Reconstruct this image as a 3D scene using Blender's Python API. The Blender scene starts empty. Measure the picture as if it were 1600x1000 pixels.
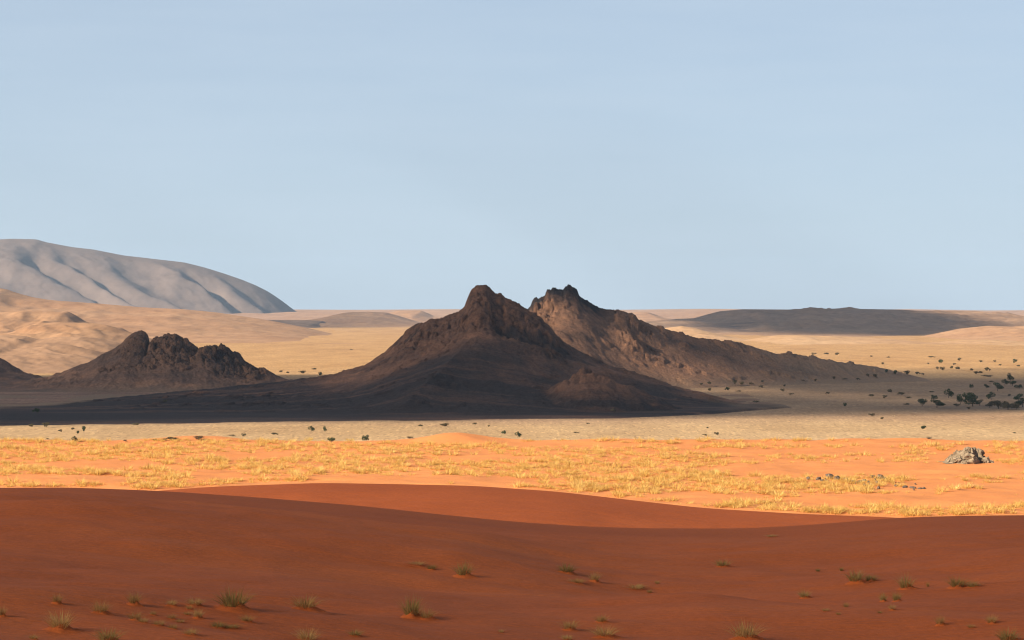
import bpy, math, random
import numpy as np

random.seed(7)
RNG = np.random.default_rng(11)
SC = bpy.context.scene
COL = SC.collection
R = math.radians

# ------------------------------------------------------------------ camera
CZ, F, HY = 30.0, 4580.0, 480.0          # camera height, focal length in photo pixels, horizon row
cam = bpy.data.cameras.new('camera')
cam.lens = 36.0 * F / 1600.0
cam.sensor_width = 36.0
cam.clip_start, cam.clip_end = 0.5, 60000
cam_ob = bpy.data.objects.new('camera', cam)
COL.objects.link(cam_ob)
cam_ob.location = (0, 0, CZ)
cam_ob.rotation_euler = (R(90) - math.atan(20.0 / F), 0, 0)
SC.camera = cam_ob

# ------------------------------------------------------------------ sun, sky, exposure
SUN_AZ, SUN_EL = R(60), R(26)            # shadows run to the right and away
TO_SUN = np.array([-math.sin(SUN_AZ) * math.cos(SUN_EL), -math.cos(SUN_AZ) * math.cos(SUN_EL), math.sin(SUN_EL)])
world = bpy.data.worlds.new('World')
SC.world = world
world.use_nodes = True
nt = world.node_tree
sky = nt.nodes.new('ShaderNodeTexSky')
sky.sky_type = 'NISHITA'
sky.sun_disc = False
sky.sun_elevation = SUN_EL
sky.sun_rotation = R(-(180 - 60))
sky.air_density, sky.dust_density, sky.ozone_density, sky.altitude = 0.6, 0.5, 2.5, 0.0
EXPO = 1.1
SKY_STRENGTH = 0.05
VEIL = (0.61, 0.72, 0.835)               # thin high veil that pales the whole sky
tc = nt.nodes.new('ShaderNodeTexCoord')
mp = nt.nodes.new('ShaderNodeMapping'); mp.inputs['Scale'].default_value = (9, 9, 70)
nz = nt.nodes.new('ShaderNodeTexNoise'); nz.inputs['Scale'].default_value = 1.6; nz.inputs['Detail'].default_value = 5
nt.links.new(tc.outputs['Generated'], mp.inputs['Vector']); nt.links.new(mp.outputs[0], nz.inputs['Vector'])
mr = nt.nodes.new('ShaderNodeMapRange'); mr.inputs[1].default_value = .3; mr.inputs[2].default_value = .7
mr.inputs[3].default_value = .70; mr.inputs[4].default_value = .79
nt.links.new(nz.outputs['Fac'], mr.inputs[0])
# the veil is densest along long, low sight lines and thins towards the zenith
sepd = nt.nodes.new('ShaderNodeSeparateXYZ'); nt.links.new(tc.outputs['Generated'], sepd.inputs[0])
def wmath(op, a, b=0.):
    n = nt.nodes.new('ShaderNodeMath'); n.operation = op
    for i, v in enumerate((a, b)):
        if isinstance(v, (int, float)): n.inputs[i].default_value = v
        else: nt.links.new(v, n.inputs[i])
    return n.outputs[0]
thin = wmath('POWER', wmath('SUBTRACT', 1.0, wmath('ABSOLUTE', sepd.outputs['Z'])), 1.3)
veil_f = wmath('MULTIPLY', thin, mr.outputs[0])
mixv = nt.nodes.new('ShaderNodeMix'); mixv.data_type = 'RGBA'
nt.links.new(veil_f, mixv.inputs[0])
nt.links.new(sky.outputs[0], mixv.inputs[6])
VS = 2 ** -EXPO / SKY_STRENGTH
mixv.inputs[7].default_value = (VEIL[0] * VS, VEIL[1] * VS, VEIL[2] * VS, 1)
bgn = nt.nodes['Background']
nt.links.new(mixv.outputs[2], bgn.inputs[0])
bgn.inputs[1].default_value = SKY_STRENGTH

sun = bpy.data.lights.new('sun', 'SUN')
sun.energy = 5.0
sun.angle = R(0.5)
sun.color = (1.0, 0.90, 0.74)
sun_ob = bpy.data.objects.new('sun', sun)
COL.objects.link(sun_ob)
from mathutils import Vector
sun_ob.rotation_euler = Vector(TO_SUN).to_track_quat('Z', 'Y').to_euler()
sun_ob.location = (-400, -200, 300)

SC.view_settings.view_transform = 'Standard'
SC.view_settings.look = 'None'
SC.view_settings.exposure = EXPO
SC.view_settings.gamma = 1.0
SC.view_settings.use_curve_mapping = False
SC.cycles.max_bounces = 6
SC.cycles.diffuse_bounces = 3
SC.cycles.transparent_max_bounces = 24
SC.cycles.volume_bounces = 0
SC.cycles.use_denoising = True
SC.cycles.use_adaptive_sampling = False
SC.cycles.filter_width = 1.15
SC.cycles.sample_clamp_indirect = 4

# ------------------------------------------------------------------ numpy noise
def _hash(ix, iy, seed):
    h = (ix.astype(np.int64) * 374761393 + iy.astype(np.int64) * 668265263 + seed * 974634777) & 0xFFFFFFFF
    h = ((h ^ (h >> 13)) * 1274126177) & 0xFFFFFFFF
    h = ((h ^ (h >> 16)) * 2246822519) & 0xFFFFFFFF
    return ((h ^ (h >> 15)) & 0xFFFFFF) / float(0xFFFFFF)

def perlin(x, y, seed=0):
    x = np.asarray(x, float); y = np.asarray(y, float)
    ix = np.floor(x); iy = np.floor(y)
    fx = x - ix; fy = y - iy
    u = fx * fx * fx * (fx * (fx * 6 - 15) + 10); v = fy * fy * fy * (fy * (fy * 6 - 15) + 10)
    def g(ax, ay):
        a = _hash(ix + ax, iy + ay, seed) * 2 * np.pi
        return np.cos(a) * (fx - ax) + np.sin(a) * (fy - ay)
    a = g(0, 0) * (1 - u) + g(1, 0) * u
    b = g(0, 1) * (1 - u) + g(1, 1) * u
    return (a * (1 - v) + b * v) * 1.5

def fbm(x, y, seed=0, octv=5, gain=.5):
    s = 0; a = 1; f = 1
    for i in range(octv):
        s = s + a * perlin(x * f + i * 17.3, y * f - i * 9.1, seed + i); a *= gain; f *= 2.03
    return s

def ridged(x, y, seed=0, octv=5, gain=.55):
    s = 0; a = 1; f = 1; n = 0
    for i in range(octv):
        s = s + a * (1 - np.abs(perlin(x * f + i * 5.7, y * f + i * 3.3, seed + i)) * 2); n += a; a *= gain; f *= 2.1
    return s / n

def cells(x, y, seed=0):
    """nearest-cell random value and distance to the cell border: blocky rock"""
    ix = np.floor(x); iy = np.floor(y)
    d1 = np.full(np.shape(x), 9.0); d2 = d1.copy(); v = np.zeros(np.shape(x))
    for ax in (-1, 0, 1):
        for ay in (-1, 0, 1):
            cx = ix + ax; cy = iy + ay
            px = cx + _hash(cx, cy, seed); py = cy + _hash(cx, cy, seed + 51)
            d = np.hypot(x - px, y - py)
            nearer = d < d1
            d2 = np.where(nearer, d1, np.minimum(d2, d))
            v = np.where(nearer, _hash(cx, cy, seed + 99), v)
            d1 = np.where(nearer, d, d1)
    return v, d2 - d1

def sstep(a, b, x):
    t = np.clip((x - a) / (b - a), 0, 1)
    return t * t * (3 - 2 * t)

def poly(pts, smooth=0):
    """profile through points; optional smoothing width"""
    xs = np.array([p[0] for p in pts], float); ys = np.array([p[1] for p in pts], float)
    if not smooth:
        return lambda x: np.interp(x, xs, ys)
    gx = np.arange(xs[0] - 3 * smooth, xs[-1] + 3 * smooth, max(smooth / 12.0, .5))
    gy = np.interp(gx, xs, ys)
    k = int(smooth / max(smooth / 12.0, .5)); ker = np.hanning(2 * k + 3)[1:-1]; ker /= ker.sum()
    pad = np.pad(gy, (len(ker) // 2,), mode='edge')
    gy = np.convolve(pad, ker, 'valid')[:len(gx)]
    return lambda x: np.interp(x, gx, gy)

# ------------------------------------------------------------------ mesh / object helpers
def link(name, me, mat=None, parent=None):
    o = bpy.data.objects.new(name, me)
    COL.objects.link(o)
    if mat is not None and me is not None:
        me.materials.append(mat)
    if parent is not None:
        o.parent = parent
    return o

def tag(o, label=None, cat=None, group=None, kind=None):
    if label: o['label'] = label
    if cat: o['category'] = cat
    if group: o['group'] = group
    if kind: o['kind'] = kind
    return o

def mesh_np(name, V, Fc, smooth=True, attrs=None):
    """V (n,3), Fc (m,k) with k = 3 or 4"""
    me = bpy.data.meshes.new(name)
    V = np.ascontiguousarray(V, np.float32); Fc = np.ascontiguousarray(Fc, np.int32)
    k = Fc.shape[1]
    me.vertices.add(len(V)); me.vertices.foreach_set('co', V.ravel())
    me.loops.add(Fc.size); me.loops.foreach_set('vertex_index', Fc.ravel())
    me.polygons.add(len(Fc))
    me.polygons.foreach_set('loop_start', np.arange(0, Fc.size, k, dtype=np.int32))
    try:
        me.polygons.foreach_set('loop_total', np.full(len(Fc), k, np.int32))
    except Exception:
        pass
    me.polygons.foreach_set('use_smooth', np.full(len(Fc), smooth))
    for nm, arr in (attrs or {}).items():
        a = me.attributes.new(nm, 'FLOAT', 'POINT'); a.data.foreach_set('value', np.ascontiguousarray(arr, np.float32).ravel())
    me.update(calc_edges=True)
    me.validate()
    return me

def grid_mesh(name, X, Y, Z, keep=None, attrs=None, smooth=True):
    r, c = X.shape
    idx = np.arange(r * c).reshape(r, c)
    Q = np.stack([idx[:-1, :-1], idx[:-1, 1:], idx[1:, 1:], idx[1:, :-1]], -1).reshape(-1, 4)
    V = np.stack([X, Y, Z], -1).reshape(-1, 3)
    if keep is not None:
        k = keep.ravel()[Q].any(1)
        Q = Q[k]
        used = np.zeros(len(V), bool); used[Q.ravel()] = True
        remap = np.cumsum(used) - 1
        Q = remap[Q]; V = V[used]
        attrs = {n: a.ravel()[used] for n, a in (attrs or {}).items()}
    return mesh_np(name, V, Q, smooth, attrs)

# ------------------------------------------------------------------ materials
class NT:
    def __init__(s, name):
        s.m = bpy.data.materials.new(name); s.m.use_nodes = True
        s.t = s.m.node_tree; s.n = s.t.nodes; s.b = s.n['Principled BSDF']
        s.b.inputs['Roughness'].default_value = .95
        s.b.inputs['Specular IOR Level'].default_value = .15
        s.geo = s.n.new('ShaderNodeNewGeometry')
    def L(s, a, b): s.t.links.new(a, b)
    def coords(s, scale=(1, 1, 1), loc=(0, 0, 0), rot=(0, 0, 0), obj=False):
        if obj:
            src = s.n.new('ShaderNodeTexCoord').outputs['Object']
        else:
            src = s.geo.outputs['Position']
        m = s.n.new('ShaderNodeMapping'); m.inputs['Scale'].default_value = scale; m.inputs['Location'].default_value = loc
        m.inputs['Rotation'].default_value = rot
        s.L(src, m.inputs['Vector']); return m.outputs[0]
    def noise(s, vec, scale=1, detail=4, rough=.55):
        n = s.n.new('ShaderNodeTexNoise'); n.inputs['Scale'].default_value = scale; n.inputs['Detail'].default_value = detail
        n.inputs['Roughness'].default_value = rough; s.L(vec, n.inputs['Vector']); return n.outputs['Fac']
    def voro(s, vec, scale=1, out='Color'):
        n = s.n.new('ShaderNodeTexVoronoi'); n.inputs['Scale'].default_value = scale; s.L(vec, n.inputs['Vector']); return n.outputs[out]
    def rng(s, v, a, b, c=0., d=1.):
        n = s.n.new('ShaderNodeMapRange'); n.clamp = True
        for i, q in enumerate((a, b, c, d)): n.inputs[i + 1].default_value = q
        s.L(v, n.inputs[0]); return n.outputs[0]
    def ramp(s, v, stops):
        n = s.n.new('ShaderNodeValToRGB'); e = n.color_ramp.elements
        while len(e) < len(stops): e.new(.5)
        for el, (p, c) in zip(e, stops): el.position = p; el.color = (*c, 1)
        s.L(v, n.inputs[0]); return n.outputs[0]
    def mix(s, f, a, b, mode='MIX'):
        n = s.n.new('ShaderNodeMix'); n.data_type = 'RGBA'; n.blend_type = mode
        for i, v in ((0, f), (6, a), (7, b)):
            if isinstance(v, (int, float)): n.inputs[i].default_value = v
            elif isinstance(v, tuple): n.inputs[i].default_value = (*v, 1)
            else: s.L(v, n.inputs[i])
        return n.outputs[2]
    def math(s, op, a, b=0.):
        n = s.n.new('ShaderNodeMath'); n.operation = op
        for i, v in enumerate((a, b)):
            if isinstance(v, (int, float)): n.inputs[i].default_value = v
            else: s.L(v, n.inputs[i])
        return n.outputs[0]
    def attr(s, name):
        n = s.n.new('ShaderNodeAttribute'); n.attribute_name = name; return n.outputs['Fac']
    def bump(s, h, strength=.3, dist=.1):
        n = s.n.new('ShaderNodeBump'); n.inputs['Strength'].default_value = strength; n.inputs['Distance'].default_value = dist
        s.L(h, n.inputs['Height']); s.L(n.outputs[0], s.b.inputs['Normal'])
    def col(s, c):
        if isinstance(c, tuple): s.b.inputs['Base Color'].default_value = (*c, 1)
        else: s.L(c, s.b.inputs['Base Color'])
        return s.m

def mat_sand(name, a, b, c, ripple=.05):
    k = NT(name)
    big = k.noise(k.coords((.03, .06, .03)), 1, 7, .6)
    colr = k.ramp(big, [(.3, a), (.52, b), (.75, c)])
    fine = k.noise(k.coords((1, 1, 1)), 3.2, 4, .7)
    colr = k.mix(1.0, colr, k.ramp(fine, [(.3, (.84, .84, .84)), (.7, (1.12, 1.12, 1.12))]), 'MULTIPLY')
    mid = k.noise(k.coords((.25, .6, .4), rot=(0, 0, .4)), 1, 5, .6)
    rip = k.noise(k.coords((.5, 2.4, 1), rot=(0, 0, .35)), 1, 3, .6)
    k.bump(k.math('ADD', k.math('ADD', mid, k.math('MULTIPLY', rip, .55)), k.math('MULTIPLY', fine, .3)), .6, ripple * 5)
    return k.col(colr)

M_DUNE = mat_sand('red_dune_sand', (.37, .080, .016), (.425, .093, .018), (.48, .112, .023))
M_SAND = mat_sand('orange_sand', (.58, .205, .06), (.61, .222, .066), (.64, .245, .078))

def mat_gravel():
    k = NT('pale_gravel')
    p = k.geo.outputs['Position']
    big = k.noise(k.coords((.006, .012, .02)), 1, 5)
    colr = k.ramp(big, [(.3, (.46, .285, .135)), (.5, (.51, .325, .16)), (.72, (.56, .365, .19))])
    sep = k.n.new('ShaderNodeSeparateXYZ'); k.L(p, sep.inputs[0])
    # the plain turns from cream gravel to golden grit further out
    far = k.rng(sep.outputs['Y'], 950, 1500)
    gold = k.ramp(k.noise(k.coords((.02, .004, .02)), 1, 8, .72), [(.3, (.42, .225, .092)), (.5, (.49, .275, .112)), (.72, (.54, .315, .135))])
    colr = k.mix(far, colr, gold)
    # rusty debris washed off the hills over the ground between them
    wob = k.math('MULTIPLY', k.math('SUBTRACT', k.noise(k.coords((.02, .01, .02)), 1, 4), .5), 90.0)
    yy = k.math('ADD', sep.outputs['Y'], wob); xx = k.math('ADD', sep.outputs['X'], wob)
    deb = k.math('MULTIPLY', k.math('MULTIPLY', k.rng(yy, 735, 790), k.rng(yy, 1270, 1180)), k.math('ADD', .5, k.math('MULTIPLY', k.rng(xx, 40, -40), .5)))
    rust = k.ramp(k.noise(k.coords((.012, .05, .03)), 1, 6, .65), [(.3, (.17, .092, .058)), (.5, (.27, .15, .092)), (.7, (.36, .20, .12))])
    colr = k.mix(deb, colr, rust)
    sp = k.voro(k.coords((1.9, .22, 1)), 1.0)
    g = k.n.new('ShaderNodeSeparateColor'); k.L(sp, g.inputs[0])
    colr = k.mix(.6, colr, k.ramp(g.outputs[0], [(0, (.55, .50, .47)), (.2, (.92, .91, .90)), (.8, (1.02, 1.02, 1.02)), (1, (1.45, 1.45, 1.42))]), 'MULTIPLY')
    med = k.noise(k.coords((.05, .02, .1)), 1, 6, .7)
    colr = k.mix(.8, colr, k.ramp(med, [(.3, (.78, .75, .73)), (.55, (1, 1, 1)), (.75, (1.1, 1.1, 1.1))]), 'MULTIPLY')
    k.bump(k.noise(k.coords((2.6, .7, .5)), 1, 4, .75), .8, .35)
    return k.col(colr)
M_GRAVEL = mat_gravel()

def mat_ridge(name, a, b, c, sx=.01, bumpd=3.0, bscale=.02):
    k = NT(name)
    n1 = k.noise(k.coords((sx, sx * .6, sx * 4)), 1, 7, .62)
    colr = k.ramp(n1, [(.3, a), (.5, b), (.7, c)])
    n2 = k.noise(k.coords((sx * 9, sx * 3, sx * 16)), 1, 6, .7)
    colr = k.mix(.9, colr, k.ramp(n2, [(.3, (.72, .70, .68)), (.52, (1, 1, 1)), (.75, (1.16, 1.16, 1.16))]), 'MULTIPLY')
    k.bump(k.noise(k.coords((bscale, bscale, bscale * 2)), 1, 7, .65), .7, bumpd)
    return k.col(colr)
M_TAN = mat_ridge('tan_ridge_earth', (.34, .175, .085), (.40, .215, .107), (.46, .26, .135))
M_GREY = mat_ridge('grey_brown_earth', (.19, .112, .068), (.25, .15, .09), (.33, .20, .12))
M_EARTH = mat_ridge('dull_earth', (.29, .165, .092), (.35, .20, .112), (.41, .24, .135))
M_GOLD = mat_ridge('golden_earth', (.43, .24, .115), (.49, .285, .138), (.54, .33, .17))
M_FAR = mat_ridge('far_mountain_rock', (.142, .098, .076), (.158, .110, .086), (.180, .127, .10), .002, 5, .004)

def mat_hill(name, rust, brown, varnish):
    k = NT(name)
    crag = k.attr('crag'); apron = k.attr('apron')
    n1 = k.noise(k.coords((.05, .05, .08)), 1, 7, .65)
    slope = k.ramp(n1, [(.32, varnish), (.5, brown), (.68, rust)])
    n2 = k.noise(k.coords((.35, .35, .12)), 1, 6, .7)
    rock = k.ramp(n2, [(.3, tuple(v * .7 for v in varnish)), (.5, tuple(v * .8 for v in brown)), (.72, tuple(min(1, v * 1.25) for v in brown))])
    colr = k.mix(crag, slope, rock)
    # dark desert varnish on the talus apron with pale sandy runnels along it
    run = k.noise(k.coords((.008, .07, .05), rot=(0, 0, .12)), 1, 6, .68)
    ap = k.ramp(run, [(.3, tuple(v * .8 for v in varnish)), (.5, varnish), (.62, tuple((v + w) * .5 for v, w in zip(varnish, brown))), (.72, rust)])
    colr = k.mix(apron, colr, ap)
    colr = k.mix(k.attr('pale'), colr, (.36, .225, .13))
    colr = k.mix(k.attr('black'), colr, (.030, .025, .026))  # black rock, and on hill A the painted shade of its hollow
    sp = k.noise(k.coords((1.4, 1.0, 1.4)), 1, 4, .75)
    colr = k.mix(.9, colr, k.ramp(sp, [(.3, (.62, .62, .62)), (.5, (1, 1, 1)), (.72, (1.4, 1.36, 1.3))]), 'MULTIPLY')
    k.bump(k.noise(k.coords((.5, .5, .35)), 1, 7, .75), .9, 1.3)
    return k.col(colr)
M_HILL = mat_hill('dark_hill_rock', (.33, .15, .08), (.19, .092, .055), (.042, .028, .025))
M_HILLB = mat_hill('brown_hill_rock', (.40, .195, .10), (.29, .145, .082), (.12, .07, .048))
M_HILLC = mat_hill('left_hill_rock', (.31, .155, .085), (.20, .105, .064), (.085, .055, .042))

def mat_plain(name, cols, nscale=4, bump=.5, detail=5, spec=.15):
    k = NT(name)
    n = k.noise(k.coords(obj=True), nscale, detail, .65)
    k.b.inputs['Specular IOR Level'].default_value = spec
    k.bump(n, bump, .1)
    return k.col(k.ramp(n, [(.3, cols[0]), (.5, cols[1]), (.7, cols[2])]))
M_OUT = mat_plain('outcrop_rock', ((.11, .075, .048), (.22, .16, .10), (.33, .245, .16)), 1.2)
M_DARKROCK = mat_plain('dark_stone', ((.035, .026, .02), (.11, .08, .058), (.27, .20, .135)), 1.5)
M_STONE = mat_plain('pale_stone', ((.32, .21, .12), (.46, .32, .185), (.56, .42, .27)), .25)
M_BARK = mat_plain('grey_bark', ((.06, .045, .035), (.10, .075, .055), (.14, .11, .08)), 6)

def mat_leaf(name, cols, trans=.25, nscale=1.5):
    k = NT(name)
    oi = k.n.new('ShaderNodeObjectInfo')
    n = k.noise(k.coords(obj=True), nscale, 3)
    v = k.math('ADD', k.math('MULTIPLY', n, .75), k.math('MULTIPLY', oi.outputs['Random'], .25))
    c = k.ramp(v, [(.25, cols[0]), (.5, cols[1]), (.75, cols[2])])
    k.col(c)
    tr = k.n.new('ShaderNodeBsdfTranslucent'); k.L(c, tr.inputs[0])
    ms = k.n.new('ShaderNodeMixShader'); ms.inputs[0].default_value = trans
    k.L(k.b.outputs[0], ms.inputs[1]); k.L(tr.outputs[0], ms.inputs[2])
    k.L(ms.outputs[0], k.n['Material Output'].inputs[0])
    return k.m
M_YGRASS = mat_leaf('yellow_dry_grass', ((.60, .37, .085), (.78, .53, .16), (.90, .67, .25)), .5, .6)
M_STRAW = mat_leaf('straw_grass', ((.36, .19, .06), (.49, .28, .09), (.62, .39, .14)), .45, 2)
M_OLIVE = mat_leaf('olive_grass', ((.22, .145, .04), (.34, .225, .065), (.46, .31, .10)), .4, 2)
M_LEAF = mat_leaf('dark_olive_leaves', ((.030, .042, .018), (.055, .07, .028), (.085, .10, .042)), .15, 1.5)
M_SCRUB = mat_leaf('dry_scrub_leaves', ((.075, .060, .032), (.12, .095, .05), (.17, .13, .07)), .15, 1.5)

# ------------------------------------------------------------------ the lie of the land (heights in metres)
Y_FG = poly([(-400, 775), (-150, 764), (0, 762), (120, 762), (250, 767), (400, 777), (560, 790), (700, 805), (800, 815), (900, 822), (1000, 825.5),
             (1150, 826), (1240, 822), (1330, 815), (1400, 809), (1500, 806), (1600, 805), (1800, 806), (2100, 815)], 60)
DC = 255.0
def z_fg(x, y):
    px = 800 + x / DC * F
    zc = CZ - (Y_FG(px) - HY) / F * DC
    t = DC - y
    inn = sstep(0, 45, t)
    z = zc + .034 * t + .0
    # long low swells on the near face, one fold running down to the right, one to the left
    z = z + inn * (.75 * fbm(x / 60, y / 38, 3, 3) + .26 * fbm(x / 14, y / 9, 5, 4))
    fold1 = y - (196 + (x + 40) * -.42 + 3 * perlin(x / 20, 0 * x, 8))
    z = z + inn * .75 * np.where(fold1 > 0, np.exp(-(fold1 / 26) ** 2), np.exp(-(fold1 / 7.0) ** 2)) * sstep(8, -4, x)
    fold2 = y - (150 - (x - 6) * 1.05 + 2 * perlin(x / 12, 0 * x + 4, 9))
    z = z + inn * .85 * np.where(fold2 > 0, np.exp(-(fold2 / 6.0) ** 2), np.exp(-(fold2 / 24.0) ** 2)) * sstep(0, 10, x)
    z = z + 6.0 * sstep(85, 5, y)
    b = np.maximum(-t, 0)
    z = np.where(t < 0, zc - .10 * b - .012 * b * b * sstep(0, 3, b), z)
    z = np.maximum(z, -6)
    return z - 40 * sstep(350, 800, np.abs(x))

Y_MID = poly([(-300, 800), (60, 786), (170, 775), (260, 765.5), (340, 760), (430, 757), (500, 754.5), (600, 756), (740, 759), (870, 768), (1000, 783),
              (1100, 794), (1250, 803), (1390, 808), (1500, 818), (1800, 850)], 50)
DM = 330.0
def z_mid(x, y):
    px = 800 + x / DM * F
    zc = CZ - (Y_MID(px) - HY) / F * DM
    t = DM + 6 * perlin(x / 40, 0 * x + 2, 21) * 0 - y
    f = zc - .030 * np.maximum(t, 0) - .0007 * np.maximum(t, 0) ** 2 + sstep(0, 20, t) * (.22 * fbm(x / 22, y / 16, 31, 4))
    b = np.maximum(-t, 0)
    back = zc - .075 * b - .0016 * b * b
    return np.maximum(np.where(t >= 0, f, back), -5)

def z_sheet(x, y):
    px = 800 + x / np.maximum(y, 1) * F
    z = .35 + .55 * fbm(x / 55, y / 16, 41, 3) + .25 * fbm(x / 12, y / 7, 44, 3)
    z = z + 2.1 * np.exp(-((x + 12.5) / 9) ** 2 - ((y - 640) / 9) ** 2)
    z = z + 1.1 * np.exp(-((x + 72) / 10) ** 2 - ((y - 650) / 8) ** 2) + .9 * np.exp(-((x - 24) / 22) ** 2 - ((y - 640) / 7) ** 2)
    edge = 657 + 5 * perlin(x / 30, 0 * x, 47) + 3 * perlin(x / 9, 0 * x + 3, 48)
    z = z - 3.0 * sstep(edge - 6, edge + 8, y) - 3.0 * sstep(395, 370, y)
    return z

def z_ground(x, y):
    d = np.hypot(x, y)
    z = .10 * fbm(x / 24, y / 40, 61, 3) * sstep(9000, 2500, d)
    z = z + .9 * fbm(x / 160, y / 240, 62, 3) * sstep(1200, 2200, d)
    return z - 2.2 * sstep(655, 620, d)

def ridge_line(pts, D, smooth=0):
    """photo outline -> (world x profile of height) for a crest standing at distance D"""
    P = poly([((px - 800) / F * D, CZ - (py - HY) / F * D) for px, py in pts], smooth * D / F)
    return P

# hill A : the twin-shouldered dark hill in the middle
A_PTS = [(-250, 640), (0, 632), (150, 622), (262, 612), (350, 604), (430, 596), (480, 590), (520, 583), (560, 573), (580, 563), (600, 549), (625, 523),
         (650, 505), (670, 498), (690, 493), (706, 488), (715, 483), (722, 477), (728, 470), (733, 458), (737, 449), (742, 443.5), (752, 441), (760, 442), (765, 446), (771, 453),
         (776, 455), (782, 456), (790, 463), (799, 466), (812, 473), (822, 480), (830, 485), (845, 494), (858, 505), (868, 517), (880, 528), (895, 540), (930, 560), (960, 571), (990, 580),
         (1020, 590), (1050, 600), (1085, 607), (1100, 612), (1130, 620), (1180, 633), (1250, 643), (1400, 655)]
DA = 930.0
A_CR = ridge_line(A_PTS, DA)
A_SM = ridge_line(A_PTS, DA, 40)
A_FOOT = poly([(-300, 735), (-170, 737), (-120, 745), (-60, 766), (0, 782), (25, 790), (45, 803), (62, 835), (80, 868), (100, 900)], 30)
def hill_a(x, y):
    yc = 930 - 30 * sstep(15, 90, x) - 25 * sstep(-60, -160, x) + 5 * perlin(x / 25, 0 * x, 70)
    foot = A_FOOT(x)
    t = (yc - y) / np.maximum(yc - foot, 8)
    cr = A_CR(x) * .985; sm = A_SM(x)
    tt = np.clip(t, 0, 1)
    near = sstep(.22, .0, np.abs(t))
    base = sm + (cr - sm) * near
    front = base * (1 - tt) ** 2.05
    tb = np.clip((y - yc) / 75.0, 0, 1.2)
    back = cr * (1 - tb) - .4
    h = np.where(t >= 0, front, back)
    # spur in front of the summit that drops to the right, hollow behind it
    def spur(x0, y0, h0, x1, y1, h1, wl, wr):
        dx, dy = x1 - x0, y1 - y0; Ln = math.hypot(dx, dy)
        s = ((x - x0) * dx + (y - y0) * dy) / Ln ** 2
        q = ((x - x0) * dy - (y - y0) * dx) / Ln
        q = q + 1.2 * perlin(x / 7, y / 7, 74)
        hh = h0 + (h1 - h0) * np.clip(s, 0, 1)
        return hh - np.where(q > 0, np.abs(q) / wl, np.abs(q) / wr) - 30 * np.maximum(-s, 0) - 60 * np.maximum(s - 1, 0)
    sp = spur(-8, 915, 24.0, -30, 815, 2.6, 2.6, 2.8)
    h = np.where(t >= 0, h + 1.6 * np.log1p(np.exp(np.clip((sp - h) / 1.6, -30, 30))) * sstep(-.02, .1, t), h)
    # shallow step under the right shoulder, its shade painted on as a black band
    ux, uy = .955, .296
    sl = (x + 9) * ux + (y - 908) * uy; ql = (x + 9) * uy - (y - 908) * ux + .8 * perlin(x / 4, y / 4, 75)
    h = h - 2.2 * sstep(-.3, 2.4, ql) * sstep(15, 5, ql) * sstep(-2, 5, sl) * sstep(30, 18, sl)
    # rocky knob low on the right
    kx, ky = 21.5, 852
    q = np.hypot((x - kx) * np.where(x > kx, .62, .95), (y - ky) * .62)
    knob = 12.6 - np.sqrt(q * q + 3) * .70 + .8 * fbm(x / 5, y / 5, 77, 3)
    h = np.maximum(h, knob)
    crag = np.clip(sstep(.34, .08, np.abs(t) + .08 * fbm(x / 9, y / 9, 71, 3)) * sstep(15, 26, base) + .6 * sstep(9, 3, q) + .7 * sstep(.10, .0, np.abs(t)) * sstep(3, 9, base), 0, 1)
    gate = sstep(-.2, 2.0, h)
    c1, e1 = cells(x / 6.0 + .3 * perlin(x / 5, y / 5, 80), y / 8.0, 81)
    c2, e2 = cells(x / 2.4, y / 3.2, 82)
    rock = (c1 - .5) * 2.6 + (c2 - .5) * 1.5 - 1.0 * sstep(.14, 0, e1) - .5 * sstep(.14, 0, e2) + .9 * (ridged(x / 2.2, y / 9, 83, 4) - .5)
    gul = ridged(x / 16 + y / 90, y / 70, 85, 4) - .55
    h = h + gate * (crag * rock * (.30 + .70 * sstep(.01, .10, np.abs(t))) + (1 - crag) * (gul * .45 * sstep(1, 8, base) + .22 * fbm(x / 4, y / 4, 86, 4) + .5 * sstep(.80, .86, cells(x / 2.2, y / 2.2, 89)[0]) * sstep(.1, .45, fbm(x / 22, y / 22, 79, 3))))
    apron = np.clip(sstep(.10, .46, t + .10 * sstep(-10, 30, x) + .14 * fbm(x / 30, y / 40, 88, 4)) + sstep(-25, -60, x) * sstep(10, 6, base), 0, 1) * (1 - .85 * sstep(14, 6, q))
    low = .55 * sstep(0, .15, tt) * sstep(1.0, .93, t)
    side = sstep(95, 80, x)
    return np.where(t >= 1.0, -1.5 * sstep(1.0, 1.03, t) + 0 * h, np.maximum(h, low * side) - 3 * (1 - side)), crag, apron, np.clip(sstep(55, 95, x + 8 * perlin(x / 8, y / 8, 72)) * .8 + .7 * sstep(-60, -90, x) * sstep(-12, 30, y - 858 - 2.4 * np.maximum(x + 150, 0) + 22 * fbm(x / 40, y / 30, 78, 4)), 0, 1), sstep(-.8, 1.2, ql + .9 * fbm(x / 3, y / 3, 73, 3)) * sstep(9.5, 3.0, ql - .16 * sl + 2.2 * fbm(x / 5, y / 5, 76, 3)) * sstep(-2, 5, sl) * sstep(40, 24, sl) * .8  # last value: mask of the shade painted under the right shoulder

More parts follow.
